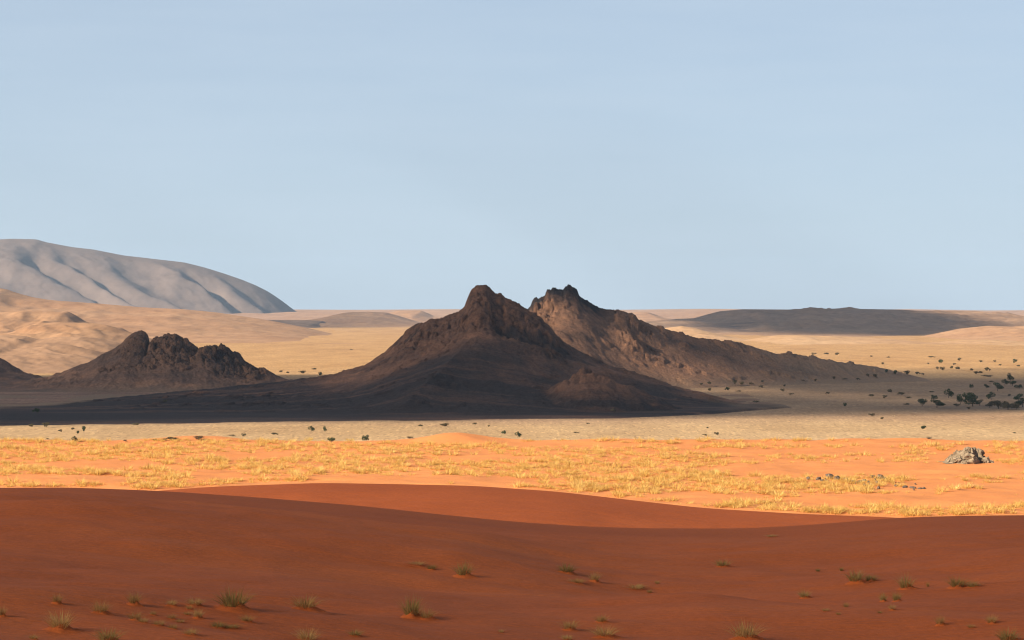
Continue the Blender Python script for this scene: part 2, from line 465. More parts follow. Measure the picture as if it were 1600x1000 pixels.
# hill B : the second hill, behind to the right
B_PTS = [(700, 600), (760, 548), (800, 505), (826, 483), (831, 473), (836, 467), (841, 465), (846, 460), (851, 460), (855, 452), (860, 452), (864, 447), (869, 447), (874, 450), (880, 452), (884, 447), (889, 445.5),
         (897, 446), (901, 448), (905, 459), (909, 463), (922, 470), (935, 477), (948, 484.5), (957, 486), (964, 483.5), (970, 487), (980, 489), (988, 489), (994, 492), (998, 499), (1011, 503),
         (1032, 508), (1047, 513), (1061, 518), (1075, 523), (1092, 529), (1113, 528.5), (1135, 531), (1158, 533), (1168, 536), (1179, 539.5), (1200, 547), (1215, 551), (1231, 551), (1260, 554.5),
         (1297, 558.5), (1339, 565), (1380, 572), (1407, 579), (1440, 590)]
def b_yc_px(px): return 1130 + np.clip(px - 880, -100, 600) * .16
B_CR = poly([((px - 800) / F * b_yc_px(px), CZ - (py - HY) / F * b_yc_px(px)) for px, py in B_PTS])
B_SM = poly([((px - 800) / F * b_yc_px(px), CZ - (py - HY) / F * b_yc_px(px)) for px, py in B_PTS], 10)
B_YC = poly([((px - 800) / F * b_yc_px(px), b_yc_px(px)) for px, py in B_PTS], 8)
def hill_b(x, y):
    yc = B_YC(x) + 4 * perlin(x / 20, 0 * x, 90)
    dep = np.interp(x, [-40, 20, 60, 110, 150, 190], [110, 105, 80, 55, 40, 22])
    t = (yc - y) / dep
    tt = np.clip(t, 0, 1)
    cr = B_CR(x) * np.interp(x, [20, 90, 150], [.985, .96, .86]); sm = B_SM(x) * np.interp(x, [20, 90, 150], [1, .97, .88])
    base = sm + (cr - sm) * sstep(.2, 0, np.abs(t))
    front = base * (1 - tt) ** 1.35
    back = cr - np.maximum(y - yc, 0) * .45
    h = np.where(t >= 0, front, back)
    def blob(bx, by, r, hh):
        q = np.hypot(x - bx, (y - by) * .8)
        return hh * np.exp(-(q / r) ** 2)
    m1 = blob(47.5, 1140, 9, 1); m2 = blob(46, 1118, 6, 1); m3 = blob(110, 1200, 14, 1); m4 = blob(72, 1170, 9, 1)
    h = h + 2.2 * m1 + 2.8 * m2 + 1.2 * m3 + 1.2 * m4
    crag = np.clip(sstep(-3, -9, x - 22) * sstep(.55, .15, t) + .9 * m2 + .8 * m1 + .6 * m3 + .6 * m4 + .8 * sstep(.07, 0, np.abs(t)) * sstep(60, 20, x), 0, 1)
    c1, e1 = cells(x / 5.0, y / 6.0, 91); c2, e2 = cells(x / 2.2, y / 2.6, 92)
    rock = (c1 - .45) * 3.4 + (c2 - .5) * 1.8 - 1.0 * sstep(.12, 0, e1)
    gul = ridged(x / 14 + y / 60, y / 60, 95, 4) - .55
    gate = sstep(0, 3, h)
    h = h + ((cells(x / 2.6, y / 3.0, 93)[0] - .45) * 1.5 + (cells(x / 1.2, y / 1.6, 94)[0] - .5) * .9) * sstep(.05, 0, np.abs(t)) * sstep(-14, -8, x) * sstep(30, 20, x)
    h = h + gate * (crag * rock * (.35 + .55 * sstep(.01, .10, np.abs(t))) + (1 - crag) * (gul * .5 + .25 * fbm(x / 3.5, y / 3.5, 96, 4)))
    h = h + gate * sstep(.62, .75, cells(x / 4.2, y / 4.2, 98)[0]) * sstep(.0, .3, fbm(x / 25, y / 25, 97, 3)) * .9
    apron = sstep(.55, .95, t)
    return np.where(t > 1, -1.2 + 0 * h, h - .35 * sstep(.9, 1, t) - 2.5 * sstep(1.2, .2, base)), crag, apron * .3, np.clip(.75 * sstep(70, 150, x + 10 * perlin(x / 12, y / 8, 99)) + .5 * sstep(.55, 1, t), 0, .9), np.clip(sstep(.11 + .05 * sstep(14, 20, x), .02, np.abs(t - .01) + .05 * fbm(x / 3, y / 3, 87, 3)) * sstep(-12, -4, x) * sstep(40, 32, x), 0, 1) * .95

# hill C : the craggy low hill on the left and its neighbour at the frame edge
C_PTS = [(10, 600), (61, 590), (80, 587), (106, 577), (134, 566), (157, 555), (170, 549), (181, 542), (192, 534), (198, 527), (205, 520), (212, 517), (221, 516), (227, 518), (231, 524), (234, 529), (238, 526), (243, 524),
         (251, 522), (259, 520.5), (267, 522), (275, 521.5), (284, 526), (294, 531), (297, 536), (301, 538), (306, 543), (310, 543), (315, 539), (320, 537), (331, 536), (342, 537), (348, 540), (355, 541), (363, 547), (371, 552),
         (378, 558), (384, 566), (394, 571), (402, 574), (410, 575), (421, 580), (432, 587), (470, 598)]
DCH = 1110.0
C_CR = ridge_line(C_PTS, DCH); C_SM = ridge_line(C_PTS, DCH, 26)
def hill_c(x, y):
    yc = DCH + 4 * perlin(x / 18, 0 * x, 100)
    dep = 78.0
    t = (yc - y) / dep
    tt = np.clip(t, 0, 1)
    cr = C_CR(x); sm = C_SM(x)
    base = sm + (cr - sm) * sstep(.3, 0, np.abs(t))
    front = base * (1 - tt) ** 1.6
    h = np.where(t >= 0, front, cr - np.maximum(y - yc, 0) * .5)
    px = 800 + x / DCH * F
    crag = np.clip(sstep(175, 215, px + 40 * perlin(x / 12, y / 12, 101)) * sstep(.55, .25, t + .15 * fbm(x / 10, y / 10, 102, 3)) * sstep(440, 400, px), 0, 1)
    c1, e1 = cells(x / 4.6 + .2 * perlin(x / 4, y / 4, 103), y / 6.0, 104); c2, e2 = cells(x / 2.0, y / 2.4, 105); c3, e3 = cells(x / 1.0, y / 1.2, 106)
    dome = np.exp(-((px - 219) / 13) ** 2)                                  # the smooth rounded block at its left end
    rock = ((c1 - .55) * 2.6 - 1.2 * sstep(.14, 0, e1)) * (1 - .8 * dome) + ((c2 - .5) * 1.5 + (c3 - .5) * .9 - .6 * sstep(.16, 0, e2)) * (1 - .6 * dome)
    cleft = -3.0 * np.exp(-((px - 234) / 2.2) ** 2) * sstep(.5, .1, t)
    gate = sstep(0, 2, h)
    gul = ridged(x / 9 + y / 60, y / 40, 107, 4) - .55
    h = h + gate * (crag * (rock * (.55 + .45 * sstep(.01, .09, np.abs(t))) + .7 * cleft) + (1 - crag) * (gul * .9 + .25 * fbm(x / 3, y / 3, 108, 4)))
    apron = sstep(.6, .95, t)
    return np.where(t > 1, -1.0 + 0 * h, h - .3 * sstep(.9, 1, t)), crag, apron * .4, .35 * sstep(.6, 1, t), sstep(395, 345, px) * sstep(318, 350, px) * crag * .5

E_PTS = [(-260, 556), (-160, 530), (-90, 530), (-40, 541), (0, 558.5), (32, 576), (50, 583), (66, 588), (90, 595)]
DE = 1190.0
E_CR = ridge_line(E_PTS, DE)
def hill_e(x, y):
    t = (DE - y) / 75.0
    cr = E_CR(x)
    h = np.where(t >= 0, cr * (1 - np.clip(t, 0, 1)) ** 1.4, cr - np.maximum(y - DE, 0) * .5)
    h = h + sstep(0, 2, h) * ((ridged(x / 12, y / 40, 111, 4) - .55) * 1.0 + .25 * fbm(x / 3, y / 3, 112, 4))
    return np.where(t > 1, -1.0 + 0 * h, h), 0 * h + .1, 0 * h, 0 * h, 0 * h

# ------------------------------------------------------------------ the setting as sheets
def fan(y0, apex, ang_in, n_in, ang_out, n_out, ys):
    a = np.concatenate([np.linspace(-ang_out, -ang_in, n_out + 1)[:-1], np.linspace(-ang_in, ang_in, n_in), np.linspace(ang_in, ang_out, n_out + 1)[1:]])
    ta = np.tan(np.radians(a))
    Y, T = np.meshgrid(ys, ta, indexing='ij')
    return (Y - apex) * T, Y

def structure(name, me, mat):
    return tag(link(name, me, mat), kind='structure')

# one ground sheet out to the horizon (polar rings round the camera, fine in front)
ang = np.radians(np.concatenate([np.linspace(-180, -14, 60)[:-1], np.linspace(-14, 14, 340), np.linspace(14, 180, 60)[1:]]))
rad = np.concatenate([[4, 60, 200, 400, 560], np.linspace(600, 1000, 90)[0:], np.geomspace(1004, 4200, 130), np.geomspace(4300, 13500, 40)])
RR, AA = np.meshgrid(rad, ang, indexing='ij')
GX, GY = RR * np.sin(AA), RR * np.cos(AA)
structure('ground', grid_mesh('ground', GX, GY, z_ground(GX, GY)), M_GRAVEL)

X, Y = fan(0, -40, 10.5, 480, 62, 26, np.concatenate([np.linspace(-38, 60, 24), np.linspace(61, 245, 250), np.linspace(245.4, 262, 60), np.linspace(263, 330, 30)]))
structure('sand_dune', grid_mesh('sand_dune', X, Y, z_fg(X, Y)), M_DUNE)
X, Y = fan(0, -40, 10.5, 400, 40, 12, np.concatenate([np.linspace(262, 322, 90), np.linspace(322.5, 336, 50), np.linspace(337, 460, 60)]))
Z = z_mid(X, Y)
structure('sand_dune', grid_mesh('sand_dune', X, Y, Z, keep=Z > -2.0), M_DUNE)
X, Y = fan(0, 0, 11, 520, 30, 10, np.linspace(372, 672, 330))
structure('sand', grid_mesh('sand', X, Y, z_sheet(X, Y)), M_SAND)

def hill(name, fn, xr, yr, nx, ny, mat):
    X, Y = np.meshgrid(np.linspace(*xr, nx), np.linspace(*yr, ny))
    h, crag, ap, pale, black = fn(X, Y)
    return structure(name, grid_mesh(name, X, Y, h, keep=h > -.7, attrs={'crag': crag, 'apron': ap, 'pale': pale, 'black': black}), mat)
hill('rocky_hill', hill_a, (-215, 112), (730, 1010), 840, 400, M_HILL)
hill('rocky_hill', hill_b, (-25, 200), (1010, 1330), 640, 330, M_HILLB)
hill('rocky_hill', hill_c, (-205, -75), (1025, 1150), 400, 240, M_HILLC)
hill('rocky_hill', hill_e, (-330, -170), (1105, 1240), 240, 140, M_HILLC)

def low_ridge(name, pts, D, front, back, mat, nx=420, ny=90, rill=1.0, rs=30.0, power=1.2, seed=200, smooth=6, skew=.25):
    """a low hill whose crest runs across the view at distance D"""
    nx, ny = int(nx * .7), int(ny * .7)
    yb = HY + 33.0 / D * F                                          # both ends run out below the ground
    wd = abs(pts[-1][0] - pts[0][0]) * .10 + 10
    pts = [(pts[0][0] - wd, yb)] + list(pts) + [(pts[-1][0] + wd, yb)]
    P = ridge_line(pts, D, smooth)
    x0, x1 = (pts[0][0] - 800) / F * D, (pts[-1][0] - 800) / F * D
    X, Y = np.meshgrid(np.linspace(x0, x1, nx), np.concatenate([np.linspace(D - front * 1.02, D, int(ny * .8)), np.linspace(D, D + back, ny - int(ny * .8) + 1)[1:]]))
    t = (D - Y) / front
    tt = np.clip(t, 0, 1)
    xs = X + skew * (D - Y)                                        # rills run down and to the right
    cr = P(X)
    # ledges: harder beds stand out as steps round the slope
    ph = tt * 4.0 + .55 * fbm(X / (rs * 4.0), Y / (rs * 6.0), seed + 5, 4)
    ts = np.clip(tt - .80 * np.sin(2 * np.pi * ph) / (2 * np.pi * 4.0) * sstep(0, .10, tt) * sstep(1, .9, tt), 0, 1)
    prof = (1 - ts) ** power
    h = np.where(t >= 0, cr * prof, cr - (Y - D) * .25)
    rl = ridged(X / rs - skew * (D - Y) / rs, (D - Y) / (rs * 3.0), seed, 5) - .5
    h = h + rill * rl * np.maximum(cr, 0) / 20 * sstep(0, .12, tt) * sstep(1, .7, tt) * 4 + .04 * min(rill, .8) * np.minimum(np.maximum(cr, 0), 14) * fbm(X / (rs * .35), Y / (rs * .5), seed + 9, 4) * sstep(0, .05, np.abs(t))
    h = h - 1.5 * sstep(.93, 1.0, t) - .2
    return structure(name, grid_mesh(name, X, Y, h, keep=h > -1.2), mat)

# plateau along the whole horizon
low_ridge('plateau', [(-500, 483), (200, 482.5), (460, 483.5), (560, 484), (700, 483), (960, 484), (1100, 482.5), (1300, 484), (1420, 483), (1540, 485), (1700, 484), (2100, 484)], 9400, 2600, 700, M_TAN,
          700, 90, .8, 210, 1.0, 210, 4)
# terraces rising on the left
low_ridge('terrace', [(-420, 430), (-150, 436), (0, 450), (12, 452), (22, 456), (51, 464), (75, 468), (96, 470), (154, 474), (224, 480), (288, 483), (340, 488), (420, 500), (480, 512), (540, 526)], 3300, 900, 400, M_TAN, 460, 110, .6, 90, 1.1, 220, 5)
low_ridge('terrace', [(-420, 470), (-160, 474), (0, 487), (30, 486), (50, 484), (75, 486), (95, 487), (106, 486), (118, 492), (134, 502), (150, 507), (190, 512), (215, 525), (240, 536)], 2500, 420, 200, M_TAN, 420, 110, .75, 50, 1.2, 230, 2)
low_ridge('terrace', [(-420, 520), (-100, 528), (0, 521), (29, 517), (45, 508), (61, 504), (90, 503), (134, 504), (150, 505), (166, 507), (180, 511), (198, 517), (225, 525), (262, 536)], 2050, 330, 160, M_TAN, 420, 110, .7, 40, 1.2, 240, 3)
low_ridge('earth_mound', [(-420, 540), (-60, 530), (0, 523), (20, 523), (42, 525), (60, 530), (85, 526), (128, 525), (160, 530), (186, 535), (215, 545), (260, 562), (310, 577)], 1560, 250, 120, M_EARTH, 460, 130, .9, 46, 1.1, 250, 5, .5)
# low ridges behind the hills
low_ridge('low_ridge', [(180, 500), (256, 488), (300, 485.5), (317, 485), (335, 489), (352, 493), (397, 499), (440, 500), (480, 500), (505, 501.5), (514, 507), (530, 514), (560, 520)], 4700, 600, 300, M_GREY, 420, 90, .8, 60, 1.1, 260, 3)
low_ridge('low_ridge', [(440, 505), (500, 497), (535, 489), (550, 487), (580, 487), (604, 488), (625, 494), (648, 501), (672, 507), (700, 515), (740, 523)], 5300, 900, 300, M_TAN, 360, 80, .7, 80, 1.1, 270, 4)
low_ridge('low_ridge', [(590, 492), (625, 485), (658, 485), (668, 489), (679, 494), (720, 497), (800, 499), (900, 495), (960, 490), (995, 487), (1010, 487), (1030, 494), (1050, 501), (1090, 510)], 6200, 900, 300, M_TAN, 420, 80, .8, 90, 1.1, 280, 3)
# the dark mesa on the right and the pale mounds at its foot
low_ridge('mesa', [(960, 510), (1010, 502), (1060, 498), (1084, 497), (1105, 491), (1125, 486), (1160, 483), (1235, 483.5), (1240, 482.5), (1314, 482), (1407, 483.5), (1440, 485.5), (1526, 485.5), (1540, 489), (1545, 492), (1556, 499), (1580, 506), (1640, 512), (1720, 520)], 4300, 1300, 600, M_EARTH, 560, 130, 2.0, 130, 1.0, 290, 2)
low_ridge('low_ridge', [(930, 520), (985, 505), (1040, 500), (1090, 501), (1130, 505), (1180, 503), (1225, 502), (1255, 505), (1280, 511), (1312, 521), (1340, 528)], 3700, 520, 300, M_GREY, 420, 100, .8, 60, 1.1, 295, 4)
low_ridge('low_ridge', [(1000, 530), (1040, 512), (1065, 509), (1085, 512), (1110, 519), (1150, 529), (1200, 540)], 3050, 480, 200, M_GOLD, 300, 80, .8, 40, 1.1, 305, 4)
low_ridge('earth_mound', [(1080, 545), (1130, 536), (1160, 531.5), (1190, 527), (1215, 523.5), (1245, 523), (1270, 524), (1310, 525), (1350, 526.5), (1390, 529), (1420, 532), (1460, 536), (1520, 540), (1600, 545)], 2650, 430, 200, M_GOLD, 460, 100, 1.6, 50, 1.2, 310, 5)
low_ridge('earth_mound', [(1380, 536), (1420, 529), (1460, 521), (1500, 513), (1545, 508.5), (1580, 510), (1620, 508), (1700, 512), (1900, 520)], 3000, 650, 300, M_TAN, 420, 100, 1.0, 50, 1.2, 320, 5)
low_ridge('earth_mound', [(1400, 541), (1450, 535), (1500, 531), (1540, 530), (1600, 533), (1700, 535), (1900, 540)], 2500, 320, 200, M_GOLD, 360, 80, .9, 36, 1.2, 330, 5)

# far mountain, spurs running down to the right
def far_mountain():
    D = 8600.0
    pts = [(-420, 392), (-200, 380), (0, 374), (19, 373), (40, 373.5), (58, 374), (70, 378), (112, 386), (147, 390), (192, 399), (240, 404.5), (288, 410), (320, 418), (352, 428), (378, 437), (400, 446), (418, 455),
           (432, 464), (446, 474), (456, 482), (475, 494)]
    P = ridge_line(pts, D, 8)
    x0, x1 = (pts[0][0] - 800) / F * D, (pts[-1][0] - 800) / F * D
    X, Y = np.meshgrid(np.linspace(x0, x1, 460), np.concatenate([np.linspace(D - 900, D, 180), np.linspace(D + 12, D + 500, 30)]))
    dn = np.maximum(D - Y, 0)
    cr = P(X)
    h = cr - .24 * dn
    h = np.where(Y > D, cr - (Y - D) * .4, h)
    q = X - .62 * dn + 60 * fbm(X / 300, Y / 340, 402, 3)          # line each spur follows
    per = np.interp(q, [-3000, 3000], [0, 33.0]) + .55 * perlin(q / 330, 0 * q, 404)
    f = per - np.floor(per)
    saw = np.where(f < .62, f / .62, (1 - f) / .38)
    saw = saw * saw * (3 - 2 * saw)                  # long left flank, short steep right flank
    amp = 33 * sstep(0, 260, dn) * np.clip(.65 + .7 * perlin(q / 420, dn / 900, 405), .15, 1.3)
    h = h + amp * (saw - .6) + 3 * (ridged((X - .5 * dn) / 120, dn / 420, 407, 5) - .5) * sstep(0, 120, dn) + 1.2 * fbm(X / 40, Y / 60, 408, 3) * sstep(0, 60, dn)
    return structure('mountain', grid_mesh('mountain', X, Y, h, keep=h > -20), M_FAR)
far_mountain()

# ------------------------------------------------------------------ clouds above and behind the camera that shade parts of the land
def cloud_mat():
    k = NT('cloud_vapour')
    d = k.attr('cover')
    tr = k.n.new('ShaderNodeBsdfTransparent')
    df = k.n.new('ShaderNodeBsdfDiffuse'); df.inputs[0].default_value = (.92, .92, .92, 1)
    tl = k.n.new('ShaderNodeBsdfTranslucent'); tl.inputs[0].default_value = (.92, .92, .92, 1)
    a = k.n.new('ShaderNodeMixShader'); a.inputs[0].default_value = .5
    k.L(df.outputs[0], a.inputs[1]); k.L(tl.outputs[0], a.inputs[2])
    ms = k.n.new('ShaderNodeMixShader')
    k.L(d, ms.inputs[0]); k.L(tr.outputs[0], ms.inputs[1]); k.L(a.outputs[0], ms.inputs[2])
    k.L(ms.outputs[0], k.n['Material Output'].inputs[0])
    return k.m
M_CLOUD = cloud_mat()

def pip_dist(px, py, P):
    """signed distance to polygon P, positive inside"""
    n = len(P); d = np.full(px.shape, 1e9); ins = np.zeros(px.shape, bool)
    for i in range(n):
        ax, ay = P[i]; bx, by = P[(i + 1) % n]
        ex, ey = bx - ax, by - ay
        t = np.clip(((px - ax) * ex + (py - ay) * ey) / (ex * ex + ey * ey), 0, 1)
        d = np.minimum(d, np.hypot(px - ax - t * ex, py - ay - t * ey))
        c = ((ay > py) != (by > py)) & (px < ex * (py - ay) / (ey if ey else 1e-9) + ax)
        ins ^= c
    return np.where(ins, d, -d)

def cloud(P, zref, alt, thick, trans, soft, wob, seed, n=76, fade=None):
    """a lens of cloud at altitude alt whose shade falls on footprint P at height zref; trans = share of sun it lets through"""
    P = np.array(P, float)
    lo = P.min(0) - wob * 2 - 20; hi = P.max(0) + wob * 2 + 20
    gx, gy = np.meshgrid(np.linspace(lo[0], hi[0], n), np.linspace(lo[1], hi[1], n))
    sd = pip_dist(gx, gy, P) + wob * fbm(gx / (wob * 5), gy / (wob * 5), seed, 4)
    inside = sd > 0
    dens = sstep(0, soft, sd)
    tgt = 1 - math.sqrt(trans)
    dens = tgt * dens * np.clip(1 - .10 * fbm(gx / 60, gy / 60, seed + 5, 4), .6, 1.1)
    if fade: dens = dens * (1 - .85 * sstep(fade[0], fade[1], gy + 60 * fbm(gx / 90, gy / 120, seed + 3, 4)))
    k = (alt - zref) / TO_SUN[2]
    lens = thick * np.sqrt(np.clip(sd / (soft + 60), 0, 1)) * (1 + .35 * fbm(gx / 70, gy / 70, seed + 7, 4))
    sheets = []
    for s in (1, -1):
        kk = k + s * lens * (1.2 if s > 0 else .8)
        me = (gx + TO_SUN[0] * kk, gy + TO_SUN[1] * kk, zref + TO_SUN[2] * kk)
        sheets.append(me)
    r, c = gx.shape
    idx = np.arange(r * c).reshape(r, c)
    Q = np.stack([idx[:-1, :-1], idx[:-1, 1:], idx[1:, 1:], idx[1:, :-1]], -1).reshape(-1, 4)
    Q = Q[inside.ravel()[Q].any(1)]
    V = np.concatenate([np.stack(s, -1).reshape(-1, 3) for s in sheets])
    Q = np.concatenate([Q, Q[:, ::-1] + r * c])
    used = np.zeros(len(V), bool); used[Q.ravel()] = True
    remap = np.cumsum(used) - 1
    me = mesh_np('cloud', V[used], remap[Q], True, {'cover': np.concatenate([dens.ravel(), dens.ravel()])[used]})
    return structure('cloud', me, M_CLOUD)

import time as _t; _T0 = _t.time()
cloud([(-260, -160), (260, -160), (230, 276), (60, 279), (-60, 277), (-160, 275), (-260, 270)], 11, 900, 60, .41, 12, 4, 501)
cloud([(-300, -190), (300, -190), (250, 352), (60, 362), (-60, 350), (-160, 340), (-260, 330)], 10, 1150, 40, .60, 14, 5, 505)
cloud([(-420, 726), (-160, 728), (-80, 745), (0, 768), (90, 794), (140, 824), (190, 850), (170, 910), (110, 1010), (65, 1120), (20, 1240), (-10, 1340), (-80, 1325), (-240, 1300), (-420, 1330)],
      0, 1000, 90, .15, 36, 12, 511)
cloud([(100, 812), (230, 838), (420, 850), (480, 1480), (300, 1500), (150, 1440), (10, 1360), (30, 1200), (70, 1040), (120, 930)], 0, 1300, 60, .10, 50, 12, 515, fade=(1140, 1520))
cloud([(230, 3080), (430, 2960), (560, 3150), (640, 3500), (690, 4100), (700, 4800), (250, 5000), (150, 4300), (170, 3700)], 10, 1500, 90, .06, 110, 40, 521)
cloud([(-560, 4080), (-420, 4150), (-260, 4200), (-130, 4330), (-120, 5500), (-420, 5500), (-560, 4700)], 10, 1500, 80, .42, 160, 40, 531)

# ------------------------------------------------------------------ haze
def haze():
    x, y0, y1, z0, z1 = 14500, -14500, 14500, -60, 265
    V = np.array([(sx, sy, sz) for sz in (z0, z1) for sy in (y0, y1) for sx in (-x, x)], float)
    Fq = np.array([(0, 2, 3, 1), (4, 5, 7, 6), (0, 1, 5, 4), (2, 6, 7, 3), (0, 4, 6, 2), (1, 3, 7, 5)])
    m = bpy.data.materials.new('haze_air'); m.use_nodes = True
    n = m.node_tree.nodes; n.remove(n['Principled BSDF'])
    v = n.new('ShaderNodeVolumePrincipled')
    v.inputs['Color'].default_value = (.58, .77, 1, 1); v.inputs['Density'].default_value = 3.5e-5; v.inputs['Anisotropy'].default_value = .0
    m.node_tree.links.new(v.outputs[0], n['Material Output'].inputs['Volume'])
    tag(link('haze', mesh_np('haze', V, Fq, False), m), kind='stuff')
haze()

# ------------------------------------------------------------------ finding where a sight line meets the land
def land(x, y):
    z = z_ground(x, y)
    z = np.where(y < 330, np.maximum(z, z_fg(x, y)), z)
    z = np.where((y > 262) & (y < 460), np.maximum(z, z_mid(x, y)), z)
    z = np.where((y > 372) & (y < 672), np.maximum(z, z_sheet(x, y)), z)
    return z
def land_far(x, y):
    z = z_ground(x, y)
    z = np.maximum(z, np.where((x > -215) & (x < 112) & (y > 730) & (y < 1010), hill_a(x, y)[0], -9))
    z = np.maximum(z, np.where((x > -25) & (x < 200) & (y > 1010) & (y < 1330), hill_b(x, y)[0], -9))
    z = np.maximum(z, np.where((x > -205) & (x < -75) & (y > 1025) & (y < 1150), hill_c(x, y)[0], -9))
    return z
def spot(px, py, near=60.0, far=4200.0):
    """points on the land under photo pixels (arrays)"""
    px = np.atleast_1d(np.asarray(px, float)); py = np.atleast_1d(np.asarray(py, float))
    ds = np.arange(near, min(far, 700), 1.0 if near < 200 else 1.6)
    if far > 700: ds = np.concatenate([ds, np.geomspace(max(near, 700), far, int(260 * math.log(far / max(near, 700))))])
    D = ds[None, :]; PX = (px[:, None] - 800) / F; SL = (py[:, None] - HY) / F
    Xs = PX * D; Ys = D + 0 * PX; Zr = CZ - SL * D
    H = np.where(Ys < 690, land(Xs, Ys), land_far(Xs, Ys))
    below = Zr <= H
    i = np.argmax(below, 1); i = np.where(below.any(1), i, len(ds) - 1)
    a = ds[np.maximum(i - 1, 0)]; b = ds[i]
    for _ in range(8):
        m = (a + b) / 2; x = (px - 800) / F * m; zr = CZ - (py - HY) / F * m
        h = np.where(m < 690, land(x, m), land_far(x, m))
        lo = zr <= h
        b = np.where(lo, m, b); a = np.where(lo, a, m)
    d = (a + b) / 2; x = (px - 800) / F * d
    h = np.where(d < 690, land(x, d), land_far(x, d))
    return np.stack([x, d, h], 1)

# ------------------------------------------------------------------ grass
def tuft_arrays(rng, blades, spread, height, width, segs=3, lean=.9, droop=.5):
    """arching blades of one tussock, unit size: faces as tris"""
    V, T = [], []
    for b in range(blades):
        a = rng.uniform(0, 2 * math.pi); r = spread * .35 * math.sqrt(rng.uniform())
        ln = lean * (.1 + .9 * rng.uniform()) ; hgt = height * rng.uniform(.55, 1.0)
        az = a + rng.uniform(-.5, .5)
        dx, dy = math.cos(az), math.sin(az); sx, sy = -dy, dx
        if rng.uniform() < .5: sx, sy = rng.uniform(-1, 1), rng.uniform(-1, 1)
        w = width * rng.uniform(.6, 1.3)
        base = len(V)
        for s in range(segs + 1):
            t = s / segs
            out = r + hgt * ln * (t + droop * t * t) * .7
            z = hgt * (t - droop * ln * t * t * .55) - .03
            ww = w * (1 - t) + .0015
            cx, cy = math.cos(a) * r + dx * (out - r), math.sin(a) * r + dy * (out - r)
            V.append((cx - sx * ww / 2, cy - sy * ww / 2, z)); V.append((cx + sx * ww / 2, cy + sy * ww / 2, z))
        for s in range(segs):
            i = base + 2 * s
            T.append((i, i + 1, i + 3))
            if s < segs - 1: T.append((i, i + 3, i + 2))
    return np.array(V), np.array(T)

TUFTS = [tuft_arrays(np.random.default_rng(900 + i), 210, .8, 1.0, .034, 3, 1.3, .62) for i in range(4)]
CLUMPS = [tuft_arrays(np.random.default_rng(950 + i), 74, .95, .8, .055, 2, 1.5, .72) for i in range(5)]

def mesh_of(name, arr):
    return mesh_np(name, arr[0], arr[1], False)

def put(name, me, loc, scale, rz, label, cat, group):
    o = bpy.data.objects.new(name, me); COL.objects.link(o)
    o.location = loc; o.scale = scale; o.rotation_euler = (0, 0, rz)
    return tag(o, label, cat, group)

ORD = ['first', 'second', 'third', 'fourth', 'fifth', 'sixth', 'seventh', 'eighth', 'ninth', 'tenth', 'eleventh', 'twelfth', 'thirteenth', 'fourteenth', 'fifteenth', 'sixteenth', 'seventeenth',
       'eighteenth', 'nineteenth', 'twentieth'] + ['twenty-' + w for w in ['first', 'second', 'third', 'fourth', 'fifth', 'sixth', 'seventh', 'eighth', 'ninth']] + ['thirtieth'] + \
      ['thirty-' + w for w in ['first', 'second', 'third', 'fourth', 'fifth', 'sixth', 'seventh', 'eighth', 'ninth']] + ['fortieth']

